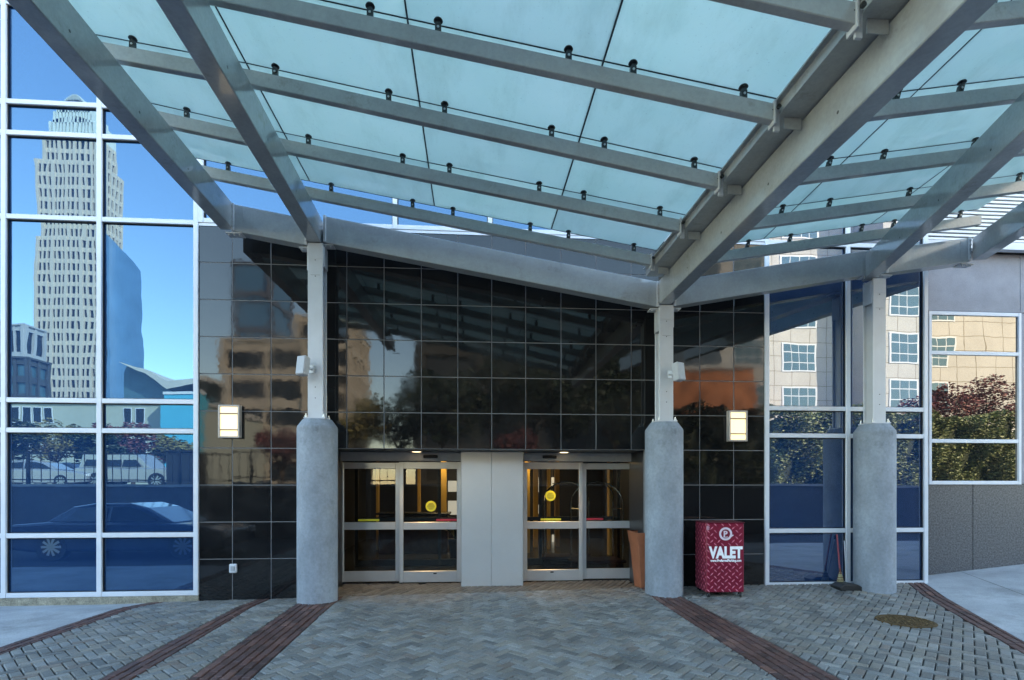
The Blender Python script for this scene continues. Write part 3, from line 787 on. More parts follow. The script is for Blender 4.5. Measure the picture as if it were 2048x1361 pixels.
def clamp_mb(p, lean):
    m = MB(); zt = p.z+PH
    w = .027
    m.add([(p.x-w, p.y-.008, zt-.03), (p.x+w, p.y-.008, zt-.03), (p.x+w+lean*.03, p.y-.008, zt+.085), (p.x+w*.6+lean*.04, p.y-.008, zt+.105), (p.x-w*.6+lean*.04, p.y-.008, zt+.105), (p.x-w+lean*.03, p.y-.008, zt+.085),
           (p.x-w, p.y+.03, zt-.03), (p.x+w, p.y+.03, zt-.03), (p.x+w+lean*.03, p.y+.03, zt+.085), (p.x+w*.6+lean*.04, p.y+.03, zt+.105), (p.x-w*.6+lean*.04, p.y+.03, zt+.105), (p.x-w+lean*.03, p.y+.03, zt+.085)],
          [(0,1,2,3,4,5), (11,10,9,8,7,6)]+[(i, 6+i, 6+(i+1) % 6, (i+1) % 6) for i in range(6)])
    c = Vector((p.x+lean*.04, p.y+.011, 0))
    m.tube((c.x, c.y, zt+.1), (c.x, c.y, zt+.128), .011, n=8); m.tube((c.x, c.y, zt+.122), (c.x, c.y, zt+.134), .042, .036, n=14)
    n = MB(); n.tube((p.x+lean*.022, p.y-.010, zt+.055), (p.x+lean*.022, p.y-.016, zt+.055), .011, n=10)
    return m, n
def add_clamps(po, pts, lean):
    for p in pts:
        a, b = clamp_mb(p, lean); o = a.build('glass_clamp', DARKST, po)
        add_slot(o, b, BOLT, absloc(po))
for i in range(6):
    m = MB(); x2 = -2.36+.026*i
    m.beam(lp(i, -3.92), lp(i, x2), PW, PH, .006); m.beam(lp(i, x2), lp(i, 2.70), PW, PH, .006)
    q = lp(i, 2.70)
    po = m.build('purlin', STEELP, can)
    t = MB(); t.cbox(2.665, q.y-.055, q.z-.03, 2.685, q.y+.055, q.z+PH+.025, .003); t.cbox(2.685, q.y-.012, q.z-.07, 2.74, q.y+.012, q.z+PH-.02, .003)
    t.build('clevis_plate', POSTM, po)
    t = MB(); t.cbox(2.80, q.y+.02, 5.03, 2.965, q.y+.034, 5.134, .003); t.build('stiffener_plate', STEELP, po)
    pn = MB(); pn.tube((2.69, q.y-.09, q.z+.1), (2.69, q.y-.07, q.z+.1), .02, n=10); pn.tube((2.655, q.y-.02, q.z+.1), (2.664, q.y-.02, q.z+.1), .02, n=10); pn.build('pin', DARKST, po)
    add_clamps(po, [lp(i, x) for x in (-3.56,-2.78,-2.12,-.92,-.32,.84,1.42,2.42)], .0+.0)
    m = MB(); m.beam(rp(i, 3.30), rp(i, 8.25), PW, PH, .006); po = m.build('purlin', STEELP, can)
    add_clamps(po, [rp(i, x) for x in (3.6,4.30,5.0,6.2,6.75,7.9)], 1.0)
GH = PH+.14
def pane_quad(Lf, i, xa, xb, k0, k1):
    # corners from two purlin lines, shifted toward the wall
    def pt(x, i, e):
        if i < 6: p = Lf(i, x)
        else: p = Lf(5, x)*2-Lf(4, x); p = Lf(5, x)+(p-Lf(5, x))*.5
        return Vector((x, p.y+.075+e, p.z+GH))
    g = .008
    return [pt(xa+g, i+1, g), pt(xb-g, i+1, g), pt(xb-g, i, -g), pt(xa+g, i, -g)]
for Lf, cols in ((lp, (-4.05,-2.45,-.6,1.17,2.80)), (rp, (3.30,4.62,6.43,8.32))):
    for xa, xb in zip(cols[:-1], cols[1:]):
        for i in range(6):
            q = pane_quad(Lf, i, xa, xb, 0, 0); m = MB()
            if xa < -2.45 < xb: pass
            up = [p+Vector((0,0,.019)) for p in q]
            m.add(q+up, [(3,2,1,0),(4,5,6,7),(0,1,5,4),(1,2,6,5),(2,3,7,6),(3,0,4,7)])
            po = m.build('glass_pane', TEAL, can)
            s = MB()                                    # dark silicone joints on two sides
            for a, b, n in ((0, 3, Vector((-1,0,0))), (3, 2, Vector((0,1,0)))):
                d = n*.0155
                A, B = q[a]-Vector((0,0,.001)), q[b]-Vector((0,0,.001))
                s.add([A, B, B+d, A+d, A+Vector((0,0,.021)), B+Vector((0,0,.021)), B+d+Vector((0,0,.021)), A+d+Vector((0,0,.021))], [(3,2,1,0),(0,1,5,4),(1,2,6,5),(2,3,7,6),(3,0,4,7),(4,5,6,7)])
            s.build('silicone_joint', paint('dark_teal_silicone', (.012,.03,.04), .5, .1, 5), po)

# ------------------------------------------------------------------ things in front of the doors
# valet stand
pf = on_z(1457, 1196)
r = thing('valet_stand', 'tall red diamond-plate valet stand on casters lettered VALET', 'valet stand', (pf.x-.04, pf.y+.24, 0), R(-2.5))
W, DP, HH, z0 = .305, .235, 1.19, .085
b = MB(); b.cbox(-W, -DP, z0, W, DP, HH, .012); cabinet = b.build('cabinet', REDPL, r, False)
b = MB(); b.cbox(-W-.008, -DP-.008, HH+.001, W+.008, DP+.008, HH+.018, .005); b.build('top', paint('dark_red_top', (.10,.006,.015), .4, .1, 5), r, False)
b = MB(); pit = .105
def lug(c, a, nrm):                   # raised lozenge of the tread plate
    L, w, t = .038, .011, .006
    if nrm == 'y': ex, en = Vector((math.cos(a),0,math.sin(a))), Vector((0,-1,0)); ez = Vector((-math.sin(a),0,math.cos(a)))
    else: ex, en = Vector((0,math.cos(a),math.sin(a))), Vector((-1,0,0)); ez = Vector((0,-math.sin(a),math.cos(a)))
    P = [c-ex*L, c-ez*w, c+ex*L, c+ez*w]; Q = [c-ex*L*.6+en*t, c-ez*w*.4+en*t, c+ex*L*.6+en*t, c+ez*w*.4+en*t]
    if nrm == 'x': P, Q = P[::-1], Q[::-1]
    b.add(P+Q, [(4,5,6,7)]+[(i, (i+1) % 4, 4+(i+1) % 4, 4+i) for i in range(4)])
nx, nz = int(2*W/pit*1.0), int((HH-z0)/pit)
for j in range(-1, nz*2+2):
    for i in range(-1, nx*2+2):
        if (i+j) % 2: continue
        x = -W+.03+i*pit/2*1.1; z = z0+.03+j*pit/2
        if abs(x) < W-.02 and z0+.02 < z < HH-.02:
            if not (.56 < z < .84 and abs(x-.016) < .29) and not ((x-.0)**2+(z-1.02)**2 < .14**2): lug(Vector((x, -DP-.0002, z)), R(45) if j % 2 else R(-45), 'y')
        y = -DP+.03+i*pit/2*1.1
        if abs(y) < DP-.02 and z0+.02 < z < HH-.02: lug(Vector((-W-.0002, y, z)), R(45) if j % 2 else R(-45), 'x')
add_slot(cabinet, b, REDTR, Vector((0,0,0)))
def put_text(txt, size, x, z, mat, name, bold, space=1.0, sx=1.0, yy=-DP-.003):
    m = text_mb(txt, size, bold, 'CENTER', space)
    m.xf(Matrix.Translation((x, yy, z)) @ Matrix.Rotation(R(90), 4, 'X') @ Matrix.Diagonal((sx, 1, 1, 1))); return m.build(name, mat, r, False)
put_text('VALET', .245, .010, .640, WHITEV, 'lettering', .013, 1.02, .74)
put_text('www.PreferredParking.com', .057, .010, .576, WHITEV, 'lettering', .002, .98, .80)
b = MB(); n = 40
for k in range(n):
    t0, t1 = 2*math.pi*k/n, 2*math.pi*(k+1)/n; c = Vector((.005, -DP-.002, 1.02))
    P = lambda rr, t: c+Vector((rr*math.cos(t), 0, rr*math.sin(t)))
    b.add([P(.072,t0), P(.105,t0), P(.105,t1), P(.072,t1)], [(0,1,2,3)])
b.add([(.075,-DP-.0022,.955),(.135,-DP-.0022,.995),(.125,-DP-.0022,1.01),(.07,-DP-.0022,.98)], [(0,1,2,3)])
b.build('logo_ring', PINKV, r, False)
put_text('P', .125, .0, .978, PINKV, 'logo_letter', .005, 1, 1)
put_text('VALET', .026, .005, .958, PINKV, 'logo_letter', .001, 1, 1)
b = MB(); b.add([(-W+.0,-DP-.0025,1.085),(-W+.045,-DP-.0025,1.08),(-W+.05,-DP-.0025,1.13),(-W+.02,-DP-.0025,1.155),(-W+.0,-DP-.0025,1.14)], [(0,1,2,3,4)]); b.build('sticker', paint('worn_pink_sticker', (.45,.22,.27), .6, .2, 40), r, False)
for x in (-W+.05, W-.05):
    for y in (-DP+.045, DP-.045):
        b = MB(); b.tube((x-.014, y, .036), (x+.014, y, .036), .036, n=18); b.cbox(x-.022, y-.02, .05, x+.022, y+.03, z0, .004); b.build('caster', BLACK, r, False)
        b = MB(); b.tube((x-.018, y, .036), (x+.018, y, .036), .012, n=10); b.build('axle', BOLT, r.children[-1], False)
# planter
pp = on_z(1252, 1172)
r = thing('planter', 'tall square terracotta planter between right door and middle column', 'planter', (pp.x+.33, .18, 0))
def frus(a0, z0, a1, z1, mb): mb.add([(s*a0, t*a0, z0) for s, t in ((-1,-1),(1,-1),(1,1),(-1,1))]+[(s*a1, t*a1, z1) for s, t in ((-1,-1),(1,-1),(1,1),(-1,1))], [(3,2,1,0),(0,1,5,4),(1,2,6,5),(2,3,7,6),(3,0,4,7)])
b = MB(); frus(.185, 0, .255, .80, b); b.build('pot_body', TERRA, r, False, bevel=.012)
b = MB(); frus(.262, .78, .285, .985, b)
q = [(s*.285, t*.285, .985) for s, t in ((-1,-1),(1,-1),(1,1),(-1,1))]+[(s*.25, t*.25, .985) for s, t in ((-1,-1),(1,-1),(1,1),(-1,1))]
b.add(q, [(i, (i+1) % 4, 4+(i+1) % 4, 4+i) for i in range(4)]); b.build('rim', TERRA, r, False, bevel=.01)
b = MB(); b.box(-.25,-.25,.90,.25,.25,.93); b.build('soil', paint('potting_soil', (.025,.018,.012), .95, .3, 30), r, False)
# broom
pb = on_z(1681, 1171)
r = thing('broom', 'straw broom with red handle leaning on the right window', 'broom', (fx(1680, -.16), -.16, 0))
b = MB(); bx = fx(1674, -.045)-fx(1680, -.16); b.tube((0,0,.30), (bx,.115,.92), .0135, .0135, 12); b.lathe((bx,.115,.915), [(.0135,0),(.0145,.008),(.009,.02)], 12); b.build('handle', REDW, r, False)
b = MB()
for k in range(150):
    a = random.uniform(-1, 1); c = random.uniform(-1, 1)
    b.tube((a*.012, c*.01-.002, .30), (a*.085+random.gauss(0,.004), c*.028-.01, random.uniform(.0,.025)), .0028, .0022, 4, False)
b.build('bristles', STRAW, r, False)
b = MB()
BIND = paint('broom_binding', (.16,.05,.03), .8, .2, 30)
for z, w in ((.27,.024), (.20,.042), (.16,.052)): b = MB(); b.cbox(-w, -.022-(.3-z)*.04, z-.006, w, .02, z+.006, .003); b.build('binding', BIND, r, False)
b = MB(); b.tube((0,0,.26),(0,0,.36),.02,.015,12); b.build('ferrule', paint('broom_binding', (.16,.05,.03), .8, .2, 30), r, False)
# dustpan
pd = on_z(1692, 1180)
r = thing('dustpan', 'black upright dustpan with long pale handle beside the broom', 'dustpan', (fx(1691, -.33), -.33, 0))
b = MB(); b.ext([(-.165,.0),(-.19,.09),(-.10,.135),(.12,.13),(.20,.09),(.20,.0)], -.13, .13); b.build('pan', paint('black_dustpan_plastic', (.022,.021,.021), .45, .2, 20), r, False, bevel=.012)
b = MB(); b.tube((.10,.10,.12), (.155,.24,.83), .011, .011, 10); b.build('handle', GREYP, r, False)
b = MB(); b.tube((.155,.24,.83), (.157,.25,.90), .015, .015, 10); b.build('grip', BLACK, r, False)
# manhole
pm_ = on_z(1811, 1243)
r = thing('manhole_cover', 'rusty round manhole cover set in the grey pavers at right', 'manhole cover', (pm_.x, pm_.y, 0))
b = MB(); b.lathe((0,0,0), [(.335,-.03),(.335,.008),(.325,.012),(.30,.012),(.298,.004)], 48); b.build('rim', RUST, r, False)
b = MB(); b.lathe((0,0,0), [(.296,-.01),(.296,.006)], 48)
for i in range(-5, 6):
    for j in range(-5, 6):
        x, y = i*.05+(j % 2)*.025, j*.048
        if x*x+y*y < .27**2: b.cbox(x-.015, y-.011, .006, x+.015, y+.011, .013, .003)
b.build('lid', RUST, r, False)
lf_ = MB()
for k in range(26):
    a, q = random.uniform(0, 6.28), .3*math.sqrt(random.random()); x, y = q*math.cos(a), q*math.sin(a); s = random.uniform(.008,.02); t = random.uniform(0,3)
    lf_.add([(x+s*math.cos(t+w), y+s*math.sin(t+w)*.7, .015+random.uniform(0,.008)) for w in (0,1.6,3.1,4.7)], [(0,1,2,3)])
lf_.build('fallen_leaves', LEAFLIT, r, False)

# ------------------------------------------------------------------ across the street (seen in the glass and the polished tile)
rw_ = MB(); rw_.box(-40, -10.74, -.2, 40, -10.5, 1.74); rwo = rw_.build('retaining_wall', RETW); tag(rwo, 'long plain concrete retaining wall across the driveway, holding up the car park', 'wall')
cp = MB(); cp.box(-40, -10.78, 1.741, 40, -10.46, 1.83); cp.build('coping', SIDEW, rwo)
fn = thing('metal_fence', 'black metal picket fence standing on the retaining wall, left part', 'fence', (-18, -10.62, 1.83))
m = MB(); m.box(-38, -10.64, 2.88, -3, -10.60, 2.93); m.box(-38, -10.64, 1.96, -3, -10.60, 2.0); m.build('rail', BLACK, fn)
m = MB()
for k in range(120): x = -38+k*.29; m.box(x-.009, -10.63, 1.9, x+.009, -10.61, 2.92)
m.build('pickets', BLACK, fn)
for k in range(15): m = MB(); x = -38+k*2.5; m.box(x-.04, -10.66, 1.83, x+.04, -10.58, 3.0); m.build('post', BLACK, fn)

def wheel(parent, x, y, r=.34, w=.22):
    t = MB(); t.tube((x, y-w/2, r), (x, y+w/2, r), r, n=28); o = t.build('wheel', BLACK, parent, False)
    k = MB()
    for s in (-1, 1):
        yy = y+s*(w/2+.004)
        k.tube((x, yy-.006, r), (x, yy+.006, r), r*.16, n=12)
        for j in range(10):
            a = 2*math.pi*j/10; d = Vector((math.cos(a), 0, math.sin(a))); e = Vector((-math.sin(a), 0, math.cos(a)))*.022
            c = Vector((x, yy, r)); k.add([c-e, c+d*r*.66-e*1.5, c+d*r*.66+e*1.5, c+e], [(0,1,2,3)]); 
    k.build('rim', RIM, o, False)
def car(name, label, cat, body, roof, L, loc, rz, mat, wr=.34, wb=(.9, 3.85), wid=.92, win=None, group=None):
    r = thing(name, label, cat, loc, rz, group)
    m = MB(); m.ext(body, -wid, wid); m.build('body', mat, r, False, bevel=.07)
    m = MB()
    n = len(roof); low = [(x, -wid+.06 if z < 1.0 else -wid+.22, z) for x, z in roof]; hi = [(x, -y, z) for x, y, z in low]
    m.add(low+hi, [tuple(range(n-1,-1,-1)), tuple(range(n, 2*n))]+[(i, (i+1) % n, n+(i+1) % n, n+i) for i in range(n)]); m.build('cabin', mat, r, False, bevel=.05)
    if win:
        for s in (-1, 1):
            for w in win:
                g = MB(); g.add([(x, s*((wid-.052) - (z-.92)*.16/.5*.92+.012), z) for x, z in w], [tuple(range(len(w))) if s < 0 else tuple(range(len(w)))[::-1]]); g.build('window', CARGL, r, False)
    for x in wb:
        for y in (-wid+.1, wid-.1): wheel(r, x, y, wr)
    for x, nm in ((L-.03, 'headlight'), (.03, 'taillight')):
        for s in (-1, 1):
            k = MB(); k.cbox(x-.04, s*(wid-.32), .58, x+.04, s*(wid-.05), .74, .02); k.build(nm, REDV if nm == 'taillight' else WHITEP, r, False)
    return r
sed_b = [(0,.30),(.0,.72),(.25,.93),(1.1,.98),(3.75,.97),(5.0,.86),(5.42,.70),(5.45,.30),(4.75,.22),(.6,.22)]
sed_r = [(.95,.95),(1.55,1.36),(2.1,1.45),(2.9,1.45),(3.35,1.34),(4.1,.95)]
sed_w = [[(1.42,1.0),(1.75,1.32),(2.42,1.36),(2.42,1.0)], [(2.52,1.0),(2.52,1.36),(2.95,1.36),(3.3,1.26),(3.72,1.0)]]
pc = opp(100, 1118, 5.2)
for_x = pc.x-1.15
car('sedan_car', 'dark navy sedan parked in the driveway, mirrored in the lower left glass', 'car', sed_b, sed_r, 5.45, (for_x, -6.1, -.12), 0, CARB, .35, (1.15, 4.35), .95, sed_w)
suv_b = [(0,.40),(0,1.0),(.1,1.08),(3.4,1.08),(4.8,1.02),(5.15,.85),(5.15,.40),(4.6,.30),(.5,.30)]
suv_r = [(.05,1.05),(.25,1.80),(.6,1.88),(2.7,1.87),(3.0,1.8),(3.75,1.05)]
suv_w = [[(.35,1.15),(.45,1.68),(1.2,1.7),(1.2,1.15)], [(1.3,1.15),(1.3,1.7),(2.15,1.7),(2.15,1.15)], [(2.25,1.15),(2.25,1.7),(2.8,1.66),(3.3,1.15)]]
p = opp(150, 970, 21); car('suv_car', 'silver sport utility vehicle parked behind the fence, mirrored in the left glass', 'car', suv_b, suv_r, 5.15, (p.x, -22, 1.66), 0, CARS, .40, (1.0, 4.1), .97, suv_w)
p = opp(88, 970, 24); car('sedan_car', 'dark sedan in the car park beyond the fence, left of the silver sport utility vehicle', 'car', sed_b, sed_r, 5.45, (p.x-1, -25, 1.66), R(14), CARB, .34, (1.1, 4.2), .93, sed_w)
p = opp(8, 970, 20); car('sedan_car', 'pale silver sedan at the left end of the raised car park', 'car', sed_b, sed_r, 5.45, (p.x-2, -21, 1.66), R(-8), CARS, .34, (1.1, 4.2), .93, sed_w)
p0, p1 = opp(328, 970, 18), opp(388, 910, 18)
db = thing('dumpster', 'dark steel dumpster on the car park beside the fence', 'dumpster', (p0.x, -18, 1.66))
m = MB(); m.cbox(0, -1.5, .1, p1.x-p0.x, 0, 1.75, .03); m.build('bin', DARKIN, db, False)
m = MB(); m.cbox(-.05, -1.55, 1.76, p1.x-p0.x+.05, .05, 1.84, .02); m.build('lid', BLACK, db, False)
for x in (.15, p1.x-p0.x-.15): m = MB(); m.tube((x-.04,-.2,.06),(x+.04,-.2,.06),.06,n=12); m.build('wheel', BLACK, db, False)

# buildings across the street
def bars_tier(walls, glass, x0, x1, y0, y1, z0, z1, fl, px, pier=.35):
    glass.box(x0+.5, y0+.5, z0, x1-.5, y1-.5, z1)
    nz = max(1, int((z1-z0)/fl)); 
    for k in range(nz+1):
        z = z0+(z1-z0)*k/nz; walls.box(x0+.12, y0+.12, z-.85, x1-.12, y1-.12, z+.75)
    n = max(1, int((x1-x0)/px))
    for k in range(n+1):
        x = x0+(x1-x0)*k/n; w = .30 if k % 3 else .55
        walls.box(x-w, y1-.6, z0, x+w, y1+.1*(1+(k % 3 == 0)), z1+.5)
    n = max(1, int((y1-y0)/px))
    for k in range(n+1):
        y = y0+(y1-y0)*k/n; walls.box(x1-.6, y-.4, z0, x1+.1, y+.4, z1+.5); walls.box(x0-.1, y-.4, z0, x0+.6, y+.4, z1+.5)
T = 200
tw = thing('office_tower', 'tall cream stepped office tower mirrored in the left glass', 'building', (opp(130, 970, T).x, -T-15, 1.6))
wm, gm_ = MB(), MB(); wz_ = lambda v: opp(130, v, T).z
for (ua, ub, va, vb, dep) in ((64,190,985,470,10), (72,192,470,322,9), (82,188,322,272,7)):
    xa, xb = opp(ua, 900, T).x, opp(ub, 900, T).x
    bars_tier(wm, gm_, xa, xb, -T-dep-4+(10-dep)/2, -T-(10-dep)/2, wz_(va), wz_(vb), 4.3, 1.75)
wm.build('pier_wall', TWRP, tw); gm_.build('window_wall', TWRW, tw)
cr = MB()
for (ua, ub, va, vb) in ((88,186,272,245), (97,182,245,224), (107,174,224,208), (122,160,208,197)):
    xa, xb = opp(ua, 900, T).x, opp(ub, 900, T).x; n = 13
    for k in range(n): x = xa+(xb-xa)*(k+.5)/n; cr.box(x-.36, -T-11, wz_(va), x+.36, -T-.5, wz_(vb)+2.4*math.sin(math.pi*(k+.5)/n))
    cr.box(xa+.4, -T-10, wz_(va), xb-.4, -T-1.5, wz_(vb)-1.5)
cr.build('crown', paint('pale_crown_stone', (.66,.70,.68), .5, .05, .3), tw)
fl = MB(); xa, xb = opp(198, 900, T).x, opp(226, 900, T).x
for k in range(10):
    t0, t1 = math.pi/2*k/10, math.pi/2*(k+1)/10
    A = (xa+(xb-xa)*math.sin(t0), -T-16+14*math.cos(t0)); B = (xa+(xb-xa)*math.sin(t1), -T-16+14*math.cos(t1))
    fl.add([(A[0],A[1],0),(B[0],B[1],0),(B[0],B[1],wz_(455+5*(k+1))),(A[0],A[1],wz_(455+5*k))], [(0,1,2,3)])
fl.build('glass_wing', PALEGL, tw)
def block(name, label, ua, ub, vtop, T, dep, mat_w, mat_g, fl, px, pier=.35, mul=None):
    xa, xb, zt = opp(ua, 900, T).x, opp(ub, 900, T).x, opp((ua+ub)/2, vtop, T).z
    r = thing(name, label, 'building', ((xa+xb)/2, -T-dep/2, 1.6)); w, g = MB(), MB()
    bars_tier(w, g, xa, xb, -T-dep, -T, 1.5, zt, fl, px); w.build('wall', mat_w, r); g.build('window_wall', mat_g, r)
    m = MB(); m.box(xa-.3, -T-dep-.3, zt+.56, xb+.3, -T+.3, zt+1.0); m.build('roof', mat_w, r); return r
block('office_block', 'pale grey office block with tall fins left of the stepped tower', -90, 44, 648, 150, 7, paint('pale_grey_precast', (.42,.42,.44), .7, .06, .2), TWRW, 7, 2.6)
block('office_block', 'dark glass office block in front of the pale finned block', -100, 52, 716, 120, 6, paint('dark_steel_cladding', (.06,.065,.07), .5, .1, .3), TEALW, 4, 3)
r = thing('glass_hall', 'angular teal glass hall with sloping cream roof edge', 'building', (opp(310, 900, 100).x, -108, 1.6))
m = MB(); m.ext([(opp(u, 900, 100).x, opp(u, v, 100).z) for u, v in ((240,990),(240,742),(246,728),(300,752),(345,782),(410,800),(410,990))], -100, -120); m.build('glass_wall', TEALW, r)
m = MB(); m.ext([(opp(u, 900, 99.5).x, opp(u, v, 99.5).z) for u, v in ((246,727),(300,750),(345,779),(420,766),(420,757),(345,764),(300,741))], -97, -121); m.build('roof', CREAM, r)
xa, xb = opp(-120, 900, 60).x, opp(402, 900, 60).x
zc = opp(200, 809, 60).z
r = thing('low_building', 'long low cream building with a row of windows beyond the car park', 'building', ((xa+xb)/2, -70, 1.6))
m = MB(); m.box(xa, -80, 1.5, xb, -60, zc); m.build('wall', paint('pale_sage_render', (.42,.44,.38), .8, .06, .3), r)
m = MB(); m.box(xa-.3, -80.3, zc+.01, xb+.3, -59.6, zc+.4); m.build('roof', CREAM, r)
for k in range(10):
    x = opp(-70+k*22.5 if k < 8 else 40+k*26, 900, 59.9).x
    for z0 in (zc-2.6, zc-6.2):
        f = MB(); f.box(x, -59.95, z0, x+1.1, -59.88, z0+2.0); f = f.build('window', FRAME, r); g = MB(); g.box(x+.1, -59.9, z0+.1, x+1.0, -59.86, z0+1.9); g.build('pane', TWRW, f)
xa, xb = opp(325, 900, 57).x, opp(392, 900, 57).x
r = thing('billboard_block', 'bright turquoise panelled block rising beside the low cream building', 'building', ((xa+xb)/2, -58, 1.6))
m = MB(); m.box(xa, -59, 1.5, xb, -57, opp(350, 786, 57).z); m.build('panel_wall', CYANP, r)
m = MB(); m.box(xa-.1, -59.1, opp(350, 786, 57).z+.01, xb+.1, -56.9, opp(350, 784, 57).z+.2); m.build('parapet', FRAME, r)
block('office_block', 'tan stone office block mirrored in the black tile at left', 448, 612, 690, 80, 24, TAN, TWRW, 4.2, 4.5)
block('office_block', 'slim dark glass tower rising behind the tan stone block', 470, 548, 532, 130, 16, paint('blue_grey_cladding', (.10,.11,.15), .4, .1, .2), PALEGL, 8, 9)
block('office_block', 'stone office block right of the tan block, half hidden by the canopy in reflection', 600, 700, 640, 95, 20, TAN, TWRW, 4.2, 3.5)
block('dark_backdrop_block', 'long dark block added behind the trees to darken the mirrored centre', 838, 1306, 700, 46, 20, paint('dark_backdrop_cladding', (.05,.048,.045), .9, .3, .5), DARKIN, 3.2, 5)  # added backdrop, keeps bright sky out of the central tile reflections
# orange brick building in the middle right
xa, xb = opp(1325, 900, 30).x, opp(1508, 900, 30).x; zt = opp(1400, 742, 30).z
r = thing('brick_building', 'low orange brick building seen in the tile right of the doors', 'building', ((xa+xb)/2, -32, 1.6))
m = MB(); m.box(xa, -33.6, 1.5, xb, -30, zt); m.build('wall', ORANGE, r)
m = MB(); m.box(xa-.1, -33.7, zt+.01, xb+.1, -29.8, zt+.3); m.build('parapet', CREAM, r)
# cream office opposite the right glass
TC = 34
def cream_wing(label, ua, ub, T, zt, wins, name='cream_office'):
    xa, xb = opp(ua, 900, T).x, opp(ub, 900, T).x
    r = thing(name, label, 'building', ((xa+xb)/2, -T-8, 1.6))
    m = MB(); m.box(xa, -T-16, 1.5, xb, -T, zt)
    m.build('wall', CREAM, r)
    j = MB()
    for k in range(1, int((zt-2)/1.25)): j.box(xa-.02, -T-.0, 1.6+k*1.25, xb+.02, -T+.008, 1.6+k*1.25+.04)
    for k in range(1, int((xb-xa)/1.6)): j.box(xa+k*1.6-.02, -T, 1.5, xa+k*1.6+.02, -T+.006, zt)
    j.build('panel_joint', paint('panel_joint', (.25,.21,.16), .9, .1, 3), r)
    m = MB(); m.box(xa-.4, -T-16.4, zt+.01, xb+.4, -T+.4, zt+.9); m.build('cornice', CREAM, r)
    z = 4.2
    while z < zt-3:
        for x, w in wins(xa, xb):
            f = MB(); f.box(x-.12, -T-.02, z-.12, x+w+.12, -T+.05, z+2.32)
            f = f.build('window', FRAME, r)
            n = max(2, int(round(w/.75))); g = MB()
            for k in range(n):
                for a, b in ((0, .62), (.70, 1.5), (1.58, 2.2)): g.box(x+w*k/n+.03, -T+.03, z+a, x+w*(k+1)/n-.03, -T+.056, z+b)
            g.build('pane', TEALW, f)
        z += 3.75
    return r
cream_wing('cream precast office with teal windows mirrored in the right blue glass', 1440, 1705, TC, 30, lambda a, b: [(a+1.2, 2.6), (a+5.6, 2.9)] if b-a > 9 else [(a+1, 2.4)])
cream_wing('cream office wing set forward at the far right of the mirrored view', 1760, 2200, TC-3, 29, lambda a, b: [(a+.9, 2.4), (a+4.6, 2.4)])
r = cream_wing('shaded link wall between the two cream office wings', 1700, 1764, TC+4, 28, lambda a, b: [(a+.4, 1.6)])

# planting
def leaves(mb, c, rx, ry, rz_, n, s, rg):
    for k in range(n):
        while True:
            p = Vector((rg.uniform(-1,1), rg.uniform(-1,1), rg.uniform(-1,1)))
            if p.length < 1 and (p.length > .45 or rg.random() < .3): break
        p = Vector((c[0]+p.x*rx, c[1]+p.y*ry, c[2]+p.z*rz_))
        q = Matrix.Rotation(rg.uniform(0,6.3), 3, 'Z') @ Matrix.Rotation(rg.uniform(0,6.3), 3, 'X')
        t = s*rg.uniform(.6,1.3)
        mb.add([p+q @ Vector(v) for v in ((-t,0,0),(0,-t*.45,t*.1),(t,0,0),(0,t*.45,t*.1))], [(0,1,2,3)])
def tree(u, T, ztop, rad, mat, label, name='broadleaf_tree', n=2600, s=.16, seed=1, zg=1.66, group=None, trunk=.16):
    rg = random.Random(seed); p = opp(u, 970, T)
    r = thing(name, label, 'tree', (p.x, -T, zg), 0, group)
    H = ztop-zg; t = MB()
    t.tube((0,0,-.1), (.05,.02,H*.42), trunk, trunk*.65, 9)
    ends = []
    for k in range(7):
        a = k*.9+rg.uniform(-.3,.3); e = Vector((math.cos(a)*rad*.55, math.sin(a)*rad*.55, H*rg.uniform(.6,.85)))
        b0 = Vector((.05,.02,H*rg.uniform(.28,.42))); mid = b0.lerp(e, .5)+Vector((0,0,.15)); t.tube(b0, mid, trunk*.45, trunk*.3, 6); t.tube(mid, e, trunk*.3, trunk*.1, 6); ends.append(e)
    t.build('trunk', BARK, r, False)
    m = MB()
    cl = ends+[Vector((rg.gauss(0,.4)*rad, rg.gauss(0,.4)*rad, H*rg.uniform(.45,.9))) for _ in range(9)]
    for c in cl:
        q = rg.uniform(.28,.5)*rad; leaves(m, c, q, q, q*.75, n//len(cl), s, rg)
    m.build('crown', mat, r, False); return r
for k, (u, T, zt, rad, mat, lab) in enumerate([
    (20, 30, 6.4, 2.0, LD, 'dark bushy tree at the far left of the car park'),
    (110, 33, 6.6, 2.2, LY, 'olive tree behind the parked dark sedan'),
    (185, 31, 6.2, 1.7, LD, 'dark tree behind the tail of the silver sport utility vehicle'),
    (265, 34, 6.8, 2.0, LR, 'reddish thin tree beyond the silver sport utility vehicle'),
    (345, 30, 5.6, 1.5, LY, 'small olive tree behind the dark dumpster'),
    (560, 26, 5.4, 1.7, LR, 'rusty red tree seen beside the left column in the tile'),
    (720, 24, 7.2, 2.6, LY, 'large yellow olive tree seen in the tile above the left doors'),
    (800, 27, 7.4, 2.4, LD, 'dark tree right of the large yellow olive tree'),
    (880, 23, 9.0, 3.0, LD, 'tall dark tree right of the dark tree beside the olive one'),
    (990, 25, 10.5, 3.6, LD, 'tallest dark tree in the centre of the mirrored view'),
    (1030, 19, 5.0, 1.4, LR, 'small maroon tree opposite the right doors'),
    (1110, 23, 9.6, 3.4, LD, 'broad dark tree opposite the right doors'),
    (1225, 24, 10.0, 3.2, LD, 'dark tree left of the orange brick building'),
    (1412, 25, 5.2, 0.7, LD, 'dark tree in front of the orange brick building'),
    (1522, 24, 4.8, 1.1, LY, 'olive tree at the corner of the cream office')]):
    tree(u, T, zt, rad, mat, lab, seed=k+3, n=2200 if zt < 8.5 else 5200, group='trees across the driveway')
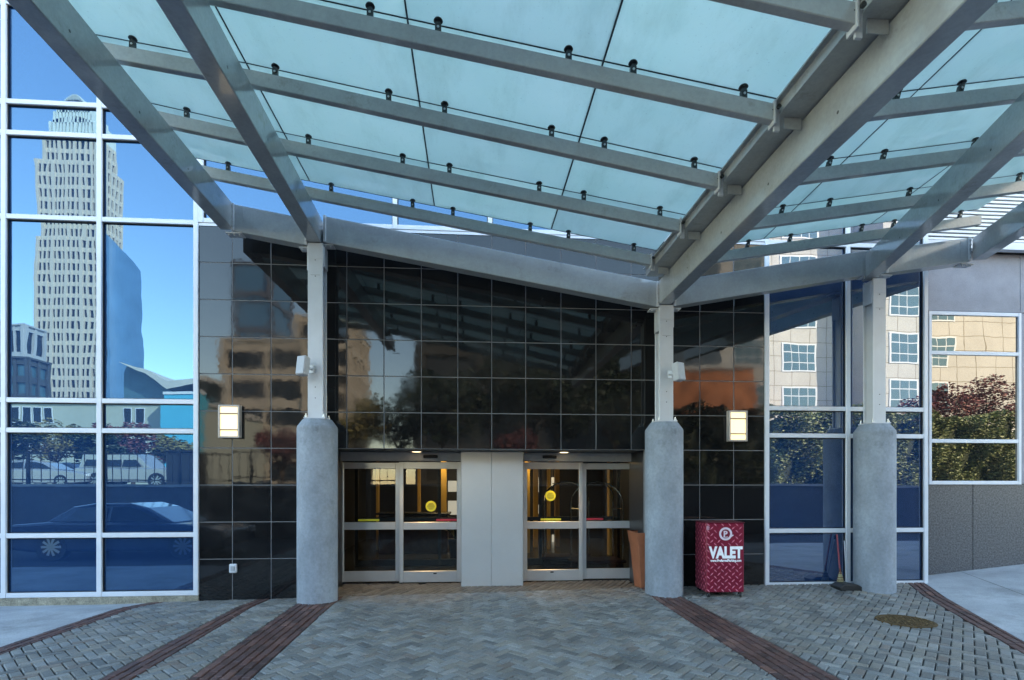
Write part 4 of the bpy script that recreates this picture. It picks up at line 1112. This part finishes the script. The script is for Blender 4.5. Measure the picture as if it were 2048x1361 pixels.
def hedge(u0, u1, T, z0, z1, mat, label, seed, dep=1.4, dens=800, s=.065, name='hedge'):
    rg = random.Random(seed); xa, xb = opp(u0, 970, T).x, opp(u1, 970, T).x
    r = thing(name, label, name.replace('_', ' '), ((xa+xb)/2, -T, 1.66))
    c = MB(); c.box(xa+.3, -T-dep/2+.3, 1.66, xb-.3, -T+dep/2-.35, z1-.35); c.build('branch_core', LD, r)
    m = MB(); n = int((xb-xa)*(z1-z0)*dens)
    for k in range(n):
        x, z = rg.uniform(xa, xb), z0+(z1-z0)*rg.random()
        bul = .22*math.sin(x*2.1+z*1.3)+.16*math.sin(x*5.3-z*3.1+1)
        y = -T+dep/2+bul-abs(rg.gauss(0,.22))
        top = z1+.2*math.sin(x*1.7)+.12*math.sin(x*4.9)
        if z > top: continue
        p = Vector((x, y, z)); q = Matrix.Rotation(rg.uniform(0,6.3), 3, 'Z') @ Matrix.Rotation(rg.uniform(0,6.3), 3, 'X'); t = s*rg.uniform(.6,1.4)
        m.add([p+q @ Vector(v) for v in ((-t,0,0),(0,-t*.5,t*.1),(t,0,0),(0,t*.5,t*.1))], [(0,1,2,3)])
    for k in range(int((xb-xa)*dep*dens*.5)):
        x, y = rg.uniform(xa, xb), -T+rg.uniform(-dep/2, dep/2); z = z1+.2*math.sin(x*1.7)+.12*math.sin(x*4.9)-abs(rg.gauss(0,.1))
        p = Vector((x, y, z)); q = Matrix.Rotation(rg.uniform(0,6.3), 3, 'Z') @ Matrix.Rotation(rg.uniform(0,6.3), 3, 'X'); t = s*rg.uniform(.6,1.4)
        m.add([p+q @ Vector(v) for v in ((-t,0,0),(0,-t*.5,t*.1),(t,0,0),(0,t*.5,t*.1))], [(0,1,2,3)])
    m.build('foliage', mat, r); return r
hedge(1318, 1534, 19, 1.7, opp(1420, 822, 19).z, LD, 'dark ragged hedge in front of the orange brick building', 9, 2.2, 260, .11)
zz = opp(1650, 826, 12).z
hedge(1536, 2075, 12, 1.7, zz, LG, 'clipped green hedge on the retaining wall, mirrored in the right glass', 5)
for k, (u, zt, rad) in enumerate(((1585, 5.2, .9), (1700, 5.3, 1.0), (1830, 6.3, 1.5), (1930, 6.9, 1.7), (2030, 7.4, 1.8))):
    tree(u, 14.2, zt, rad, LR, ['low maroon shrub at the left end behind the hedge', 'second maroon shrub from the left behind the hedge', 'maroon shrub in the middle behind the hedge', 'tall maroon shrub right of the middle one', 'tallest maroon shrub at the right end behind the hedge'][k], 'maroon_shrub', 4200, .085, 40+k, trunk=.07, group='maroon shrubs behind the hedge')

# ------------------------------------------------------------------ light and camera
SUN_AZ, SUN_EL = R(46), R(36)
sd = Vector((math.sin(SUN_AZ)*math.cos(SUN_EL), math.cos(SUN_AZ)*math.cos(SUN_EL), math.sin(SUN_EL)))
l = bpy.data.lights.new('sun', 'SUN'); l.energy = 2.3; l.angle = R(.5); l.color = (1,.95,.88)
lo = bpy.data.objects.new('sun', l); COL.objects.link(lo); lo.rotation_euler = (-sd).to_track_quat('-Z', 'Y').to_euler(); lo.location = (20, 30, 40)
w = bpy.data.worlds.new('World'); S.world = w; w.use_nodes = True; nt = w.node_tree; nt.nodes.clear()
sk = nt.nodes.new('ShaderNodeTexSky'); sk.sky_type = 'NISHITA'; sk.sun_disc = False; sk.sun_elevation = SUN_EL; sk.sun_rotation = SUN_AZ
sk.air_density = 1.0; sk.dust_density = .3; sk.ozone_density = 2.0
bg = nt.nodes.new('ShaderNodeBackground'); bg.inputs['Strength'].default_value = .15
ow = nt.nodes.new('ShaderNodeOutputWorld'); hs = nt.nodes.new('ShaderNodeHueSaturation'); hs.inputs['Saturation'].default_value = 1.12; hs.inputs['Hue'].default_value = .498
nt.links.new(sk.outputs[0], hs.inputs['Color']); nt.links.new(hs.outputs[0], bg.inputs['Color']); nt.links.new(bg.outputs[0], ow.inputs['Surface'])
cd = bpy.data.cameras.new('camera'); cam = bpy.data.objects.new('camera', cd); COL.objects.link(cam)
cam.location = (0, -D, EYE); cam.rotation_euler = (R(90), 0, -AZ)
cd.sensor_fit = 'HORIZONTAL'; cd.sensor_width = 36; cd.lens = 36*F/2048; cd.shift_y = (HV-680.5)/2048
cd.clip_start = .05; cd.clip_end = 3000
S.camera = cam
S.view_settings.view_transform = 'Standard'; S.view_settings.look = 'None'; S.view_settings.gamma = 1
S.view_settings.exposure = 3.15
S.view_settings.use_white_balance = True; S.view_settings.white_balance_temperature = 8900
S.cycles.max_bounces = 10; S.cycles.glossy_bounces = 5; S.cycles.transparent_max_bounces = 12; S.cycles.transmission_bounces = 6
S.cycles.sample_clamp_indirect = 6
